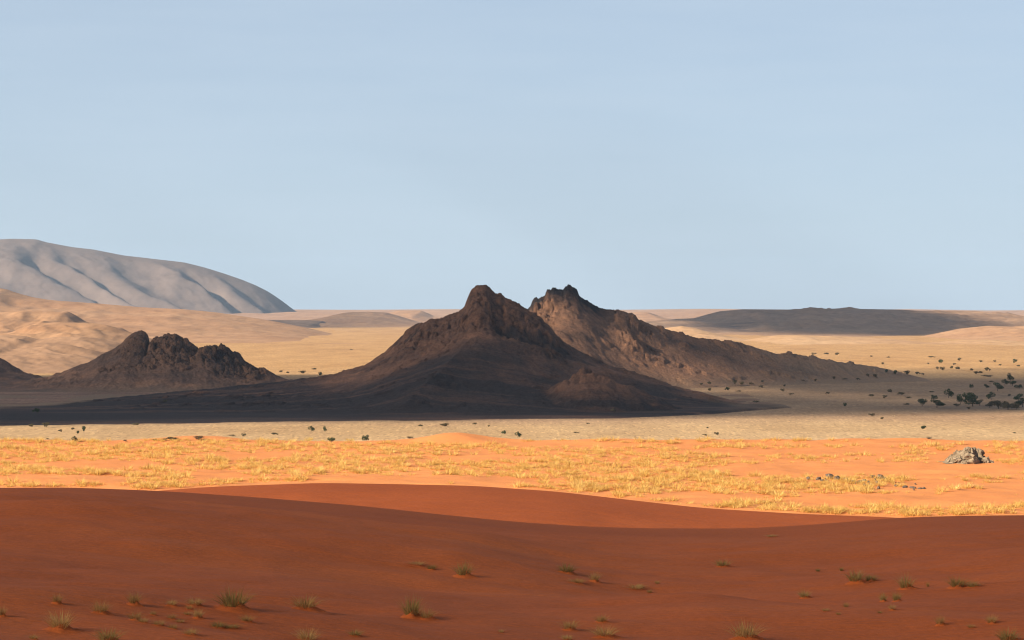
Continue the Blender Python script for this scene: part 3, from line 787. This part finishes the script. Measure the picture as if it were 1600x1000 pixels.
# tufts on the shaded foreground dune: (px, base py, width px, height px, hue, own label)
FG = [(89, 943, 16, 15, 's', None), (2, 963, 14, 16, 's', 'small straw grass tuft cut by the left edge of the shaded dune'), (157, 959, 26, 19, 's', 'bushy straw tuft with a dark shadow, left of the round green tussock'),
      (93, 984, 46, 30, 's', 'large ragged straw tussock standing low at the left end of the shaded dune'), (209, 945, 19, 20, 's', 'upright straw tuft with a thick dark shadow between two wider left tufts'),
      (268, 946, 16, 9, 's', None), (304, 946, 26, 12, 's', 'flat pale tuft just left of the big round green tussock'), (364, 951, 54, 32, 'o', 'biggest round green tussock on the left half of the shaded dune'),
      (477, 953, 48, 24, 's', 'spreading two-part straw tussock to the right of the big round green tussock'), (169, 1003, 44, 22, 'o', 'green tussock cut off by the bottom edge, below the small straw tufts'),
      (52, 999, 14, 8, 's', None), (480, 1003, 40, 22, 's', 'straw tussock cut by the bottom edge below the two-part tussock'), (211, 969, 20, 13, 's', None), (223, 973, 16, 8, 's', None), (239, 961, 10, 7, 's', None),
      (248, 977, 20, 8, 's', None), (268, 967, 14, 8, 's', None), (270, 983, 14, 8, 's', None), (309, 966, 16, 15, 's', 'narrow upright straw tuft casting a sharp shadow above the low dark clump row'), (295, 952, 10, 7, 's', None), (292, 961, 12, 6, 's', None),
      (281, 973, 14, 6, 's', None), (297, 992, 22, 10, 's', None), (340, 981, 22, 10, 'd', 'low dark clump at the left end of the short row below the green tussock'), (360, 982, 30, 8, 'd', 'low dark clump at the right end of the short row below the green tussock'), (386, 972, 20, 11, 's', None),
      (652, 883, 24, 6, 's', None), (674, 890, 16, 8, 'd', None), (724, 901, 30, 24, 'd', 'spiky dark tuft alone on the mid slope of the shaded dune'), (885, 896, 30, 17, 'd', 'leaning dark tuft at the head of a three-tuft cluster on the slope'), (929, 909, 15, 15, 's', 'small pale upright tuft at the right of the three-tuft cluster'),
      (902, 911, 22, 7, 's', None), (994, 921, 26, 8, 's', None), (643, 965, 34, 34, 'o', 'tallest spiky green-straw tussock near the middle of the shaded dune'), (666, 967, 26, 16, 's', 'low arching tuft joined to the right foot of the tallest spiky tussock'), (555, 994, 20, 10, 'd', None),
      (890, 985, 28, 18, 's', 'straw tuft left of the paired straw tussocks at the bottom middle'), (940, 972, 18, 11, 's', None), (944, 996, 40, 20, 's', 'wider lower tussock of the straw pair at the bottom middle'), (886, 1000, 18, 8, 's', None), (783, 988, 8, 5, 's', None),
      (1129, 886, 22, 11, 'd', 'small dark tuft on a pale sand lip high on the right slope'), (1278, 893, 7, 5, 'd', None), (1315, 892, 7, 6, 'd', None), (1337, 911, 30, 22, 'd', 'round dark tussock with a long tail shadow on the right slope'), (1360, 908, 20, 10, 'd', None),
      (1415, 921, 22, 22, 'o', 'compact green-brown tuft between the two wide right-hand tussocks'), (1450, 917, 6, 8, 's', None), (1496, 918, 34, 18, 'o', 'wide low green tussock, rightmost of the upper row on the slope'), (1520, 917, 20, 9, 'o', None),
      (1257, 935, 16, 13, 'o', 'small green tuft left of the twin green tufts on the right slope'), (1380, 940, 11, 13, 'o', 'left one of the twin small green tufts on the right slope'), (1401, 940, 13, 15, 'o', 'right one of the twin small green tufts on the right slope'),
      (1322, 949, 9, 8, 's', None), (1394, 953, 10, 9, 's', None), (1290, 955, 12, 5, 's', None), (1469, 977, 14, 15, 's', 'small pale tuft standing alone low on the right slope'), (1550, 974, 17, 13, 's', 'small pale tuft near the right edge above the cut-off tussock'), (1518, 981, 12, 6, 's', None),
      (1165, 999, 48, 27, 's', 'large straw tussock at the bottom right of the middle'), (1575, 1003, 42, 22, 'o', 'green-straw tussock cut off by the bottom right corner'), (1205, 839, 16, 4, 's', None), (1015, 926, 9, 5, 's', None), (1027, 912, 9, 5, 's', None),
      (1310, 960, 8, 4, 's', None), (1375, 958, 8, 4, 's', None), (1000, 918, 12, 5, 's', None)]
TM = {}
for hue, mt in (('s', M_STRAW), ('o', M_OLIVE), ('d', M_STRAW)):
    if hue == 'd':
        TM[hue] = TM['o']; continue
    TM[hue] = [mesh_of('grass_tuft', t) for t in TUFTS]
    for m in TM[hue]: m.materials.append(mt)
def mound_arrays(seed):
    X, Y = np.meshgrid(np.linspace(-1.3, 1.9, 23), np.linspace(-1.1, 1.1, 19))
    q = np.hypot(X / np.where(X > 0, 1.5, 1.0), Y)                       # drift tail on the lee side
    h = .26 * np.exp(-(q / .55) ** 2) * (1 + .5 * fbm(X * 2.2, Y * 2.2, seed, 3)) + .03 * fbm(X * 4, Y * 4, seed + 3, 2) * np.exp(-(q / .8) ** 2)
    return grid_mesh('sand_mound', X, Y, h - .045, keep=h > .03)
MOUNDS = [mound_arrays(870 + i) for i in range(3)]
for m in MOUNDS: m.materials.append(M_DUNE)
FGP = spot([f[0] for f in FG], [min(f[1], 1030) for f in FG])
nth = 0
for i in sorted(range(len(FG)), key=lambda j: FG[j][0]):
    px, py, w, h, hue, lab = FG[i]
    p = FGP[i]; d = p[1]
    grow = 1.25 if w < 27 else 1.05
    W = w * d / F * grow; Hh = h * d / F * (1 + (grow - 1) * .6)
    if lab is None:
        lab = 'tiny sparse %s sprig on the shaded dune, %s such sprig counting from the left' % ('dark' if hue == 'd' else 'green' if hue == 'o' else 'straw', ORD[nth]); nth += 1
    o = put('grass_tuft', None if w > 9 else TM[hue][i % 4], (p[0], p[1], p[2] - .02), (W / 1.32, W / 1.32, Hh / .72), 0, lab, 'grass tuft', 'grass tufts on the shaded dune')
    if w > 9:
        b = link('blades', TM[hue][i % 4], None, o); b.rotation_euler = (0, 0, random.uniform(0, 6.28))
        mo = link('sand_mound', MOUNDS[i % 3], None, o)
        e = .5; gx_ = float(z_fg(p[0] + e, p[1]) - z_fg(p[0] - e, p[1])) / (2 * e); gy_ = float(z_fg(p[0], p[1] + e) - z_fg(p[0], p[1] - e)) / (2 * e)
        kx = (W / 1.32) / (Hh / .72); mo.rotation_euler = (math.atan(gy_ * kx), -math.atan(gx_ * kx), .25)

# dense yellow tussocks on the sunlit sand: streaks between bare sand
BARE = [(395, 712, 80, 6), (180, 727, 120, 6), (90, 750, 120, 7), (330, 742, 45, 7), (770, 715, 75, 4), (620, 749, 130, 6), (710, 687, 75, 6), (900, 694, 110, 4), (770, 752, 60, 6), (1300, 735, 190, 9), (1500, 733, 120, 9),
        (1150, 706, 90, 5), (1320, 705, 100, 4), (1500, 780, 130, 9), (1330, 782, 120, 8), (1100, 778, 90, 6), (1250, 692, 160, 3), (1510, 712, 50, 14), (1470, 755, 60, 10), (1200, 735, 60, 5), (1580, 760, 40, 12), (1440, 690, 100, 4)]
FULL = [(200, 702, 220, 8), (420, 722, 130, 7), (600, 700, 150, 7), (600, 728, 160, 7), (850, 730, 130, 10), (960, 725, 120, 8), (1060, 742, 100, 8), (1100, 762, 90, 5), (1200, 755, 90, 7), (950, 762, 60, 5), (260, 745, 90, 6), (1030, 712, 80, 4),
        (1300, 755, 90, 6), (1350, 745, 60, 6), (1500, 752, 70, 7), (1450, 700, 40, 5), (1540, 705, 70, 5), (1180, 700, 60, 4), (1290, 800, 150, 4), (1505, 801, 30, 4), (240, 758, 60, 3), (1230, 690, 130, 3), (60, 735, 90, 6), (150, 712, 160, 6)]
NB = 16000
bx = RNG.uniform(-40, 1640, NB); by = RNG.uniform(684, 812, NB)
dens = .5 + .55 * fbm(bx / 70, by / 7, 601, 4) - .06 * sstep(1050, 1300, bx) - .10
for cx, cy, rx, ry in BARE: dens = dens - 1.0 * np.exp(-(((bx - cx) / rx) ** 2 + ((by - cy) / ry) ** 2) ** 2)
for cx, cy, rx, ry in FULL: dens = dens + .55 * np.exp(-(((bx - cx) / rx) ** 2 + ((by - cy) / ry) ** 2))
low = Y_MID(bx) - 2
low = np.minimum(low, Y_FG(bx) - 1)
ok = (RNG.uniform(0, 1, NB) < np.clip(dens * 1.7 - .08, 0, .85)) & (by < low) & (by > 687 + 3 * perlin(bx / 60, 0 * bx, 603))
bx, by = bx[ok], by[ok]
BP = spot(bx, by, 320, 690)
good = (BP[:, 1] > 385) & (BP[:, 1] < 664)
BP, bx, by = BP[good], bx[good], by[good]
size = np.clip(RNG.lognormal(-.08, .45, len(BP)), .35, 2.2) * 1.08
CM = [mesh_of('grass_tussock', c) for c in CLUMPS]
for m in CM: m.materials.append(M_YGRASS)
app = size / BP[:, 1]
order = np.argsort(-app)
AREAS = [(0, 'at the left edge'), (150, 'above the left dark crest'), (330, 'left of the sand mound'), (560, 'below the sand mound'), (800, 'below the dark hill'), (990, 'right of the middle'),
         (1170, 'left of the dark stones'), (1270, 'around the dark stones'), (1430, 'near the pale outcrop')]
ROWS = [(0, 'farthest'), (702, 'second'), (720, 'middle'), (738, 'fourth'), (756, 'nearest')]
cellcount = {}
for rank in sorted(order[:290], key=lambda q: bx[q]):
    p = BP[rank]; s = size[rank]
    area = [n for a, n in AREAS if bx[rank] >= a or a == 0][-1]
    row = [n for a, n in ROWS if by[rank] >= a][-1]
    k = cellcount[(area, row)] = cellcount.get((area, row), 0) + 1
    put('grass_tussock', CM[rank % 5], (p[0], p[1], p[2] - .03), (s * .95, s * .95, s * .92), random.uniform(0, 6.28),
        'yellow tussock, %s from left, %s grass row %s' % (ORD[k - 1], row, area), 'grass tussock', 'yellow grass tussocks on the sunlit sand')
VV, TT, off = [], [], 0
for rank in order[290:]:
    v, t = CLUMPS[rank % 5]
    keep = t[:156]
    a = random.uniform(0, 6.28); c, s_ = math.cos(a), math.sin(a); s = size[rank] * random.uniform(.85, 1.05)
    q = np.stack([(v[:, 0] * c - v[:, 1] * s_) * s, (v[:, 0] * s_ + v[:, 1] * c) * s, v[:, 2] * s - .03], 1) + BP[rank]
    VV.append(q); TT.append(keep + off); off += len(v)
gm = mesh_np('dry_grass', np.concatenate(VV), np.concatenate(TT), False)
print('tussocks', len(BP), 'grass tris', len(gm.polygons))
tag(link('dry_grass', gm, M_YGRASS), 'dense yellow dry grass growing in streaks across the sunlit orange sand', 'grass', kind='stuff')

# ------------------------------------------------------------------ rocks
def rock_arrays(seed, n=2, rough=.35, flat=.7):
    """lumpy faceted rock from a subdivided icosahedron"""
    rng = np.random.default_rng(seed)
    g = (1 + 5 ** .5) / 2
    V = [(-1, g, 0), (1, g, 0), (-1, -g, 0), (1, -g, 0), (0, -1, g), (0, 1, g), (0, -1, -g), (0, 1, -g), (g, 0, -1), (g, 0, 1), (-g, 0, -1), (-g, 0, 1)]
    T = [(0, 11, 5), (0, 5, 1), (0, 1, 7), (0, 7, 10), (0, 10, 11), (1, 5, 9), (5, 11, 4), (11, 10, 2), (10, 7, 6), (7, 1, 8), (3, 9, 4), (3, 4, 2), (3, 2, 6), (3, 6, 8), (3, 8, 9), (4, 9, 5), (2, 4, 11), (6, 2, 10), (8, 6, 7), (9, 8, 1)]
    V = [np.array(v) / np.linalg.norm(v) for v in V]
    for _ in range(n):
        cache = {}; N = []
        def mid(a, b):
            k = (min(a, b), max(a, b))
            if k not in cache:
                m = V[a] + V[b]; V.append(m / np.linalg.norm(m)); cache[k] = len(V) - 1
            return cache[k]
        for a, b, c in T:
            x, y, z = mid(a, b), mid(b, c), mid(c, a)
            N += [(a, x, z), (b, y, x), (c, z, y), (x, y, z)]
        T = N
    V = np.array(V)
    cut = rng.normal(size=(9, 3)); cut /= np.linalg.norm(cut, axis=1)[:, None]
    rad = np.ones(len(V))
    for c in cut:                                  # planar facets
        d = V @ c
        lim = rng.uniform(.62, .92)
        rad = np.minimum(rad, np.where(d > .05, lim / np.maximum(d, .05), 9))
    V = V * rad[:, None]
    V = V * (1 + rough * .35 * fbm(V[:, 0] * 2.1 + seed, V[:, 1] * 2.1 + V[:, 2] * 1.7, seed, 3))[:, None]
    V[:, 2] *= flat
    return V, np.array(T)

# the pale craggy outcrop: bedded block with dark hollows on its right
def outcrop():
    p = spot([1512], [723])[0]
    d = p[1]
    u = d / F
    root = bpy.data.objects.new('rock_outcrop', None); COL.objects.link(root); root.location = p
    tag(root, 'pale grey craggy outcrop rising alone from the orange sand, dark hollows on its right', 'rock')
    n = 150
    X, Y = np.meshgrid(np.linspace(-42 * u, 42 * u, n), np.linspace(-3.2, 4.5, 70))
    prof = poly([(-42, -3), (-34, 2), (-28, 9), (-22, 15), (-14, 20), (-6, 25), (2, 25.5), (7, 25), (12, 26.5), (15, 25), (18, 18), (23, 13), (28, 11), (31, 8), (35, 2), (42, -4)])
    cr = prof(X / u) * u * .88
    t = Y / 3.2
    h = np.where(t < 0, cr * (1 - np.abs(t) ** 1.6), cr * (1 - (t / 1.4) ** 2))
    c1, e1 = cells(X / .9, Y / .9, 701); c2, e2 = cells(X / .42 + 3, Y / .42, 702)
    h = h + sstep(0, .8, h) * ((c1 - .5) * .9 + (c2 - .5) * .45 - .35 * sstep(.12, 0, e1))
    for hx, hy, r, dp in ((13, -1.3, 5.0, 3.6), (20, -2.2, 6.0, 2.6), (27, -2.2, 3.0, 1.2), (-24, -2.0, 4.5, .8), (-12, -2.2, 2.0, .7)):
        h = h - dp * np.exp(-(((X / u - hx) / r) ** 2 + ((Y - hy) / 1.0) ** 2) ** 1.5)
    link('rock_face', grid_mesh('rock_face', X, Y, h, keep=h > -.6, smooth=False), M_OUT, root)
    for k, (ox, oy, s, f) in enumerate(((25, -2.2, .9, .9), (33, -2.4, .55, .7), (6, -3.0, 1.15, .6), (-8, -3.1, .9, .5), (-27, -2.6, .55, .6), (0, -2.2, 1.3, .8), (18, .6, 1.0, .9), (-18, -2.4, .9, .6))):
        v, tri = rock_arrays(720 + k, 2, 1.1, f)
        o = link('boulder', mesh_np('boulder', v * s * 1.05, tri, False), M_OUT, root)
        ix = np.argmin(np.abs(X[0] - ox * u)); iy = np.argmin(np.abs(Y[:, 0] - oy))
        o.location = (ox * u, oy, max(h[iy, ix], 0) + .1 * s)
        o.rotation_euler = (0, 0, k * 1.3)
outcrop()

DR = [(1263, 749, 10, 6, None), (1279, 750, 14, 7, None), (1297, 747, 22, 11, 'dark angular stone, tallest of the left cluster among yellow grass'), (1308, 750, 14, 9, 'dark stone at the right end of the left cluster'), (1285, 752, 8, 5, None), (1322, 750, 12, 5, None),
      (1332, 754, 14, 5, None), (1344, 754, 14, 5, None), (1350, 752, 12, 5, None), (1363, 746, 14, 6, None), (1376, 748, 20, 10, 'pale-capped dark stone, biggest of the right cluster among yellow grass'), (1382, 750, 10, 7, None), (1352, 759, 10, 5, None), (1360, 758, 9, 4, None),
      (1371, 756, 9, 7, None), (1373, 764, 8, 6, None), (1415, 762, 12, 5, None), (1427, 763, 14, 4, None), (1437, 764, 12, 4, None), (1444, 764, 8, 4, None), (1400, 760, 8, 4, None)]
RM = [mesh_np('stone', *rock_arrays(760 + i, 1, .9, .9), False) for i in range(4)]
for m in RM: m.materials.append(M_DARKROCK)
for k in range(16):
    cx, cy, rx = [(1290, 751, 26), (1352, 755, 26), (1378, 750, 16), (1425, 763, 20)][k % 4]
    DR.append((cx + random.gauss(0, .5) * rx, cy + random.gauss(0, 2.2), random.uniform(4, 8), random.uniform(3, 5), None))
DR.sort(key=lambda r: r[0])
DP = spot([r[0] for r in DR], [r[1] for r in DR])
nth = 0
for i, (px, py, w, h, lab) in enumerate(DR):
    p = DP[i]; u = p[1] / F
    if lab is None: lab = 'small dark stone half buried in orange sand, %s from the left' % ORD[nth]; nth += 1
    put('stone', RM[i % 4], (p[0], p[1], p[2] + h * u * .2), (w * u * .4, w * u * .34, h * u * .62), i * 1.7, lab, 'stone', 'dark stones on the sunlit sand')

# pale stones strewn over the gravel plain
def strewn():
    n = 14000
    px = RNG.uniform(-60, 1660, n); py = 640 + 52 * RNG.uniform(0, 1, n) ** .9
    d = CZ / ((py - HY) / F); x = (px - 800) / F * d
    z = z_ground(x, d)
    inhill = np.where((d > 730), hill_a(x, d)[0] > -.2, False)
    ok = (~inhill) & (d > 648) & (RNG.uniform(0, 1, n) < .55 + .5 * fbm(x / 30, d / 30, 801, 3))
    x, d, z = x[ok], d[ok], z[ok]
    base = np.array([(1, 0, 0), (0, 1, 0), (-1, 0, 0), (0, -1, 0), (.1, .1, .9)], float)
    T = np.array([(0, 1, 4), (1, 2, 4), (2, 3, 4), (3, 0, 4)])
    s = np.clip(RNG.lognormal(-2.5, .4, len(x)), .04, .16)
    a = RNG.uniform(0, 6.28, len(x))
    bx = base[None] * s[:, None, None] * RNG.uniform(.6, 1.4, (len(x), 5, 3))
    V = np.stack([bx[..., 0] * np.cos(a)[:, None] - bx[..., 1] * np.sin(a)[:, None] + x[:, None], bx[..., 0] * np.sin(a)[:, None] + bx[..., 1] * np.cos(a)[:, None] + d[:, None], bx[..., 2] + z[:, None] - .02], -1).reshape(-1, 3)
    TT = (T[None] + (np.arange(len(x)) * 5)[:, None, None]).reshape(-1, 3)
    tag(link('gravel', mesh_np('gravel', V, TT, False), M_STONE), 'loose pale stones strewn over the sunlit plain before the dark hill', 'gravel', kind='stuff')
strewn()

# ------------------------------------------------------------------ shrubs and trees
def crown_arrays(seed, leaves, lobes, leaf=.09):
    """leaf-sized faces through several lobes in a unit box (width 1, height 1, base at 0)"""
    rng = np.random.default_rng(seed)
    L = []
    for _ in range(lobes):
        L.append((rng.uniform(-.3, .3), rng.uniform(-.3, .3), rng.uniform(.3, .75), rng.uniform(.16, .28)))
    V, T = [], []
    for i in range(leaves):
        cx, cy, cz, r = L[i % lobes]
        v = rng.normal(size=3); v /= np.linalg.norm(v); rr = r * rng.uniform(.45, 1.08) ** .6
        c = np.array((cx, cy, cz)) + v * rr * np.array((1, 1, .85))
        c[2] = max(c[2], .03)
        n = rng.normal(size=3); n /= np.linalg.norm(n); t = np.cross(n, rng.normal(size=3)); t /= np.linalg.norm(t); b = np.cross(n, t)
        s = leaf * rng.uniform(.6, 1.4)
        k = len(V)
        V += [c - t * s, c + b * s * .5, c + t * s, c - b * s * .5]
        T += [(k, k + 1, k + 2), (k, k + 2, k + 3)]
    return np.array(V), np.array(T), L

def trunk_arrays(L, seed, r0=.035, h0=.3):
    """tapered stem with a limb to each lobe"""
    rng = np.random.default_rng(seed)
    V, T = [], []
    def tube(a, b, ra, rb, n=5):
        a, b = np.array(a, float), np.array(b, float); d = b - a; d /= np.linalg.norm(d)
        t = np.cross(d, (0, .3, 1) if abs(d[2]) < .9 else (1, 0, 0)); t /= np.linalg.norm(t); s = np.cross(d, t)
        k = len(V)
        for c, r in ((a, ra), (b, rb)):
            for i in range(n):
                q = 2 * math.pi * i / n; V.append(c + r * (math.cos(q) * t + math.sin(q) * s))
        for i in range(n):
            j = (i + 1) % n; T.extend([(k + i, k + j, k + n + j), (k + i, k + n + j, k + n + i)])
    fork = (rng.uniform(-.04, .04), rng.uniform(-.04, .04), h0)
    tube((0, 0, -.06), fork, r0, r0 * .7)
    for cx, cy, cz, r in L: tube(fork, (cx, cy, max(cz, h0 + .03)), r0 * .55, r0 * .15, 4)
    return np.array(V), np.array(T)

TREES = []
for i in range(5):
    v, t, L = crown_arrays(1000 + i, 620, 6 + i % 3, .055)
    TREES.append((v, t, trunk_arrays(L, 1050 + i)))
LEAFM = {}
for key, mt in (('g', M_LEAF), ('b', M_SCRUB)):
    LEAFM[key] = [mesh_np('crown', v, t, False) for v, t, _ in TREES]
    for m in LEAFM[key]: m.materials.append(mt)
TRUNKM = [mesh_np('trunk', *tr, True) for _, _, tr in TREES]
for m in TRUNKM: m.materials.append(M_BARK)
SMALL = {}
for key, mt in (('g', M_LEAF), ('b', M_SCRUB)):
    SMALL[key] = []
    for i in range(4):
        v, t, _ = crown_arrays(1100 + i, 170, 5, .10)
        v = v.copy(); v[:, 2] = (v[:, 2] - .03) * 1.0
        m = mesh_np('shrub', v, t, False); m.materials.append(mt); SMALL[key].append(m)

def tree(p, W, Hh, hue, i, label, cat, group):
    root = bpy.data.objects.new('acacia_tree' if cat == 'tree' else 'bush', None); COL.objects.link(root)
    root.location = p; root.rotation_euler = (0, 0, i * 1.9); root.scale = (W / .9, W / .9, Hh / .97)
    tag(root, label, cat, group)
    link('crown', LEAFM[hue][i % 5], None, root); link('trunk', TRUNKM[i % 5], None, root)

# the dark trees and bushes at the right: (px, base py, w, h, kind, hue, label)
GROVE = [(1441, 635, 12, 13, 't', 'g', 'dark green tree, leftmost of the front row at the right of the plain'), (1459, 625, 9, 9, 'b', 'g', 'small upright bush just behind the wide flat bush at right'), (1464, 637, 19, 13, 'b', 'g', 'wide flat-topped dark bush, second from left in the front row'),
         (1482, 622, 12, 16, 't', 'g', 'slender tree with bare trunk standing behind the gap in the front row'), (1501, 631, 12, 14, 't', 'g', 'narrow grey-green tree just left of the biggest green tree'), (1514, 629, 15, 17, 't', 'g', 'bright-topped green tree, tallest crown in the front row'),
         (1520, 635, 19, 19, 't', 'g', 'broad dark tree overlapping the right of the tallest green crown'), (1531, 634, 11, 10, 'b', 'b', 'brownish bush at the foot of the broad dark tree'), (1549, 625, 11, 14, 't', 'g', 'narrow dark tree standing behind the long low thicket'), (1546, 637, 12, 9, 'b', 'b', 'small brown bush at the left end of the low thicket'),
         (1560, 639, 22, 14, 'b', 'b', 'long low grey-brown bush making the left of the thicket'), (1575, 640, 20, 13, 'b', 'b', 'long low grey-brown bush making the right of the thicket'), (1559, 611, 14, 14, 'b', 'g', 'dark bush on the slope above the thicket, below the double tree'), (1570, 602, 9, 11, 'b', 'g', 'small dark bush just left of the double tree'),
         (1579, 596, 10, 12, 't', 'g', 'upper dark crown of the double tree on the right plain'), (1582, 603, 10, 9, 'b', 'g', 'lower crown of the double tree on the right plain'), (1593, 607, 12, 7, 'b', 'g', 'low dark bush at the right edge below the double tree'), (1592, 627, 13, 12, 't', 'g', 'dark tree at the right edge above the last green bush'),
         (1598, 636, 18, 15, 'b', 'g', 'green bush cut by the right edge of the view'), (1588, 640, 11, 9, 'b', 'b', 'reddish brown bush beside the last green bush at the right edge'), (1495, 636, 8, 6, 'b', 'b', 'little brown bush between the flat bush and the tall tree'), (1517, 607, 6, 8, 'b', 'g', 'small lone upright bush in the middle of the right shaded plain'),
         (1541, 607, 8, 7, 'b', 'g', 'small dark bush right of the lone upright bush')]
gp = spot([g[0] for g in GROVE], [g[1] for g in GROVE], 700, 2500)
for i, (px, py, w, h, kd, hue, lab) in enumerate(GROVE):
    p = gp[i]; u = p[1] / F
    tree((p[0], p[1], p[2] - .05), w * u * 1.2, h * u * 1.12, hue, i, lab, 'tree' if kd == 't' else 'bush', 'trees and bushes on the right of the plain')

# scattered shrubs: name of the stretch -> (px, base py, w, h)
STRETCH = {
    'on the sunlit gravel strip': [(93, 675, 7, 4), (114, 673, 6, 5), (131, 677, 6, 14), (116, 691, 9, 12), (121, 679, 5, 7), (75, 687, 5, 3), (195, 690, 5, 3), (243, 692, 7, 4), (267, 690, 19, 6), (308, 687, 17, 6), (361, 682, 12, 3), (381, 682, 7, 6), (430, 680, 10, 5),
        (486, 675, 10, 12), (508, 675, 7, 10), (518, 693, 12, 11), (572, 692, 12, 13), (643, 690, 10, 4), (657, 668, 7, 5), (697, 666, 14, 6), (742, 664, 6, 4), (763, 667, 4, 3), (787, 681, 7, 8), (809, 684, 10, 12), (1119, 680, 7, 6), (1106, 670, 4, 3), (1101, 681, 8, 3), (1441, 672, 11, 8), (1454, 686, 8, 3), (1585, 678, 5, 3), (901, 677, 8, 3)],
    'at the foot of the dark hill': [(70, 668, 12, 8), (50, 667, 8, 6), (211, 666, 12, 5), (57, 646, 9, 9), (258, 628, 7, 4), (958, 644, 10, 5), (1361, 650, 9, 5), (1377, 656, 7, 5), (1183, 630, 12, 4), (919, 663, 5, 3)],
    'on the shaded plain right of the hills': [(1097, 602, 5, 4), (1108, 602, 6, 6), (1110, 611, 6, 6), (1137, 611, 7, 7), (1147, 601, 6, 7), (1159, 601, 7, 6), (1174, 601, 6, 4), (1192, 599, 5, 5), (1189, 606, 8, 4), (1154, 613, 9, 3), (1222, 612, 6, 6), (1225, 605, 5, 5), (1255, 596, 5, 3), (1275, 596, 4, 5), (1302, 593, 5, 5), (1320, 594, 9, 3), (1341, 594, 5, 4), (1294, 616, 7, 4), (1238, 617, 8, 3),
        (1320, 635, 6, 7), (1363, 621, 10, 5), (1384, 623, 7, 6), (1390, 616, 7, 8), (1409, 618, 12, 6), (1419, 622, 10, 3), (1417, 634, 9, 4), (1457, 614, 9, 3), (1513, 639, 5, 4), (1576, 620, 6, 5), (1356, 589, 5, 5), (1367, 590, 6, 7), (1384, 584, 6, 8), (1400, 585, 6, 8), (1415, 586, 9, 7), (1434, 586, 6, 6), (1442, 586, 6, 3)],
    'on the far right plain': [(1465, 578, 5, 5), (1472, 579, 7, 7), (1471, 570, 8, 8), (1486, 577, 6, 6), (1496, 579, 8, 6), (1492, 571, 5, 4), (1519, 580, 6, 5), (1523, 585, 7, 5), (1531, 585, 9, 5), (1543, 581, 7, 8), (1544, 589, 18, 3), (1562, 572, 5, 4), (1554, 566, 4, 4), (1532, 566, 6, 4), (1500, 564, 6, 6), (1587, 568, 7, 7), (1591, 574, 6, 4), (1378, 570, 5, 4), (1450, 569, 4, 3), (1273, 555, 8, 4), (1291, 555, 8, 4), (1309, 555, 7, 5), (1362, 558, 5, 3), (1388, 560, 5, 3), (1456, 559, 9, 3), (1550, 598, 8, 3)],
    'on the golden plain behind the dark hills': [(470, 584, 11, 5), (491, 579, 7, 4), (500, 587, 6, 7), (450, 584, 5, 4), (440, 582, 6, 4), (549, 547, 4, 2)],
}
alls = [(k, s) for k, lst in STRETCH.items() for s in sorted(lst)]
P = spot([s[0] for _, s in alls], [s[1] for _, s in alls], 640, 3000)
cnt = {}
for i, (k, (px, py, w, h)) in enumerate(alls):
    p = P[i]; u = p[1] / F
    cnt[k] = cnt.get(k, 0) + 1
    size_w = 'tall narrow' if h > 1.25 * w else 'low flat' if h < .5 * w else 'small rounded'
    lab = '%s shrub %s, %s from left' % (size_w, k, ORD[cnt[k] - 1])
    hue = 'g' if (h >= 7 and i % 3) else 'b'
    loc = (p[0], p[1], p[2] - .04)
    if h >= 10:
        tree(loc, w * u, h * u, 'g', i, lab, 'bush', 'shrubs dotted over the plain')
    else:
        put('shrub', SMALL[hue][i % 4], loc, (w * u / .75, w * u / .75, h * u / .82), i * 2.1, lab, 'shrub', 'shrubs dotted over the plain')
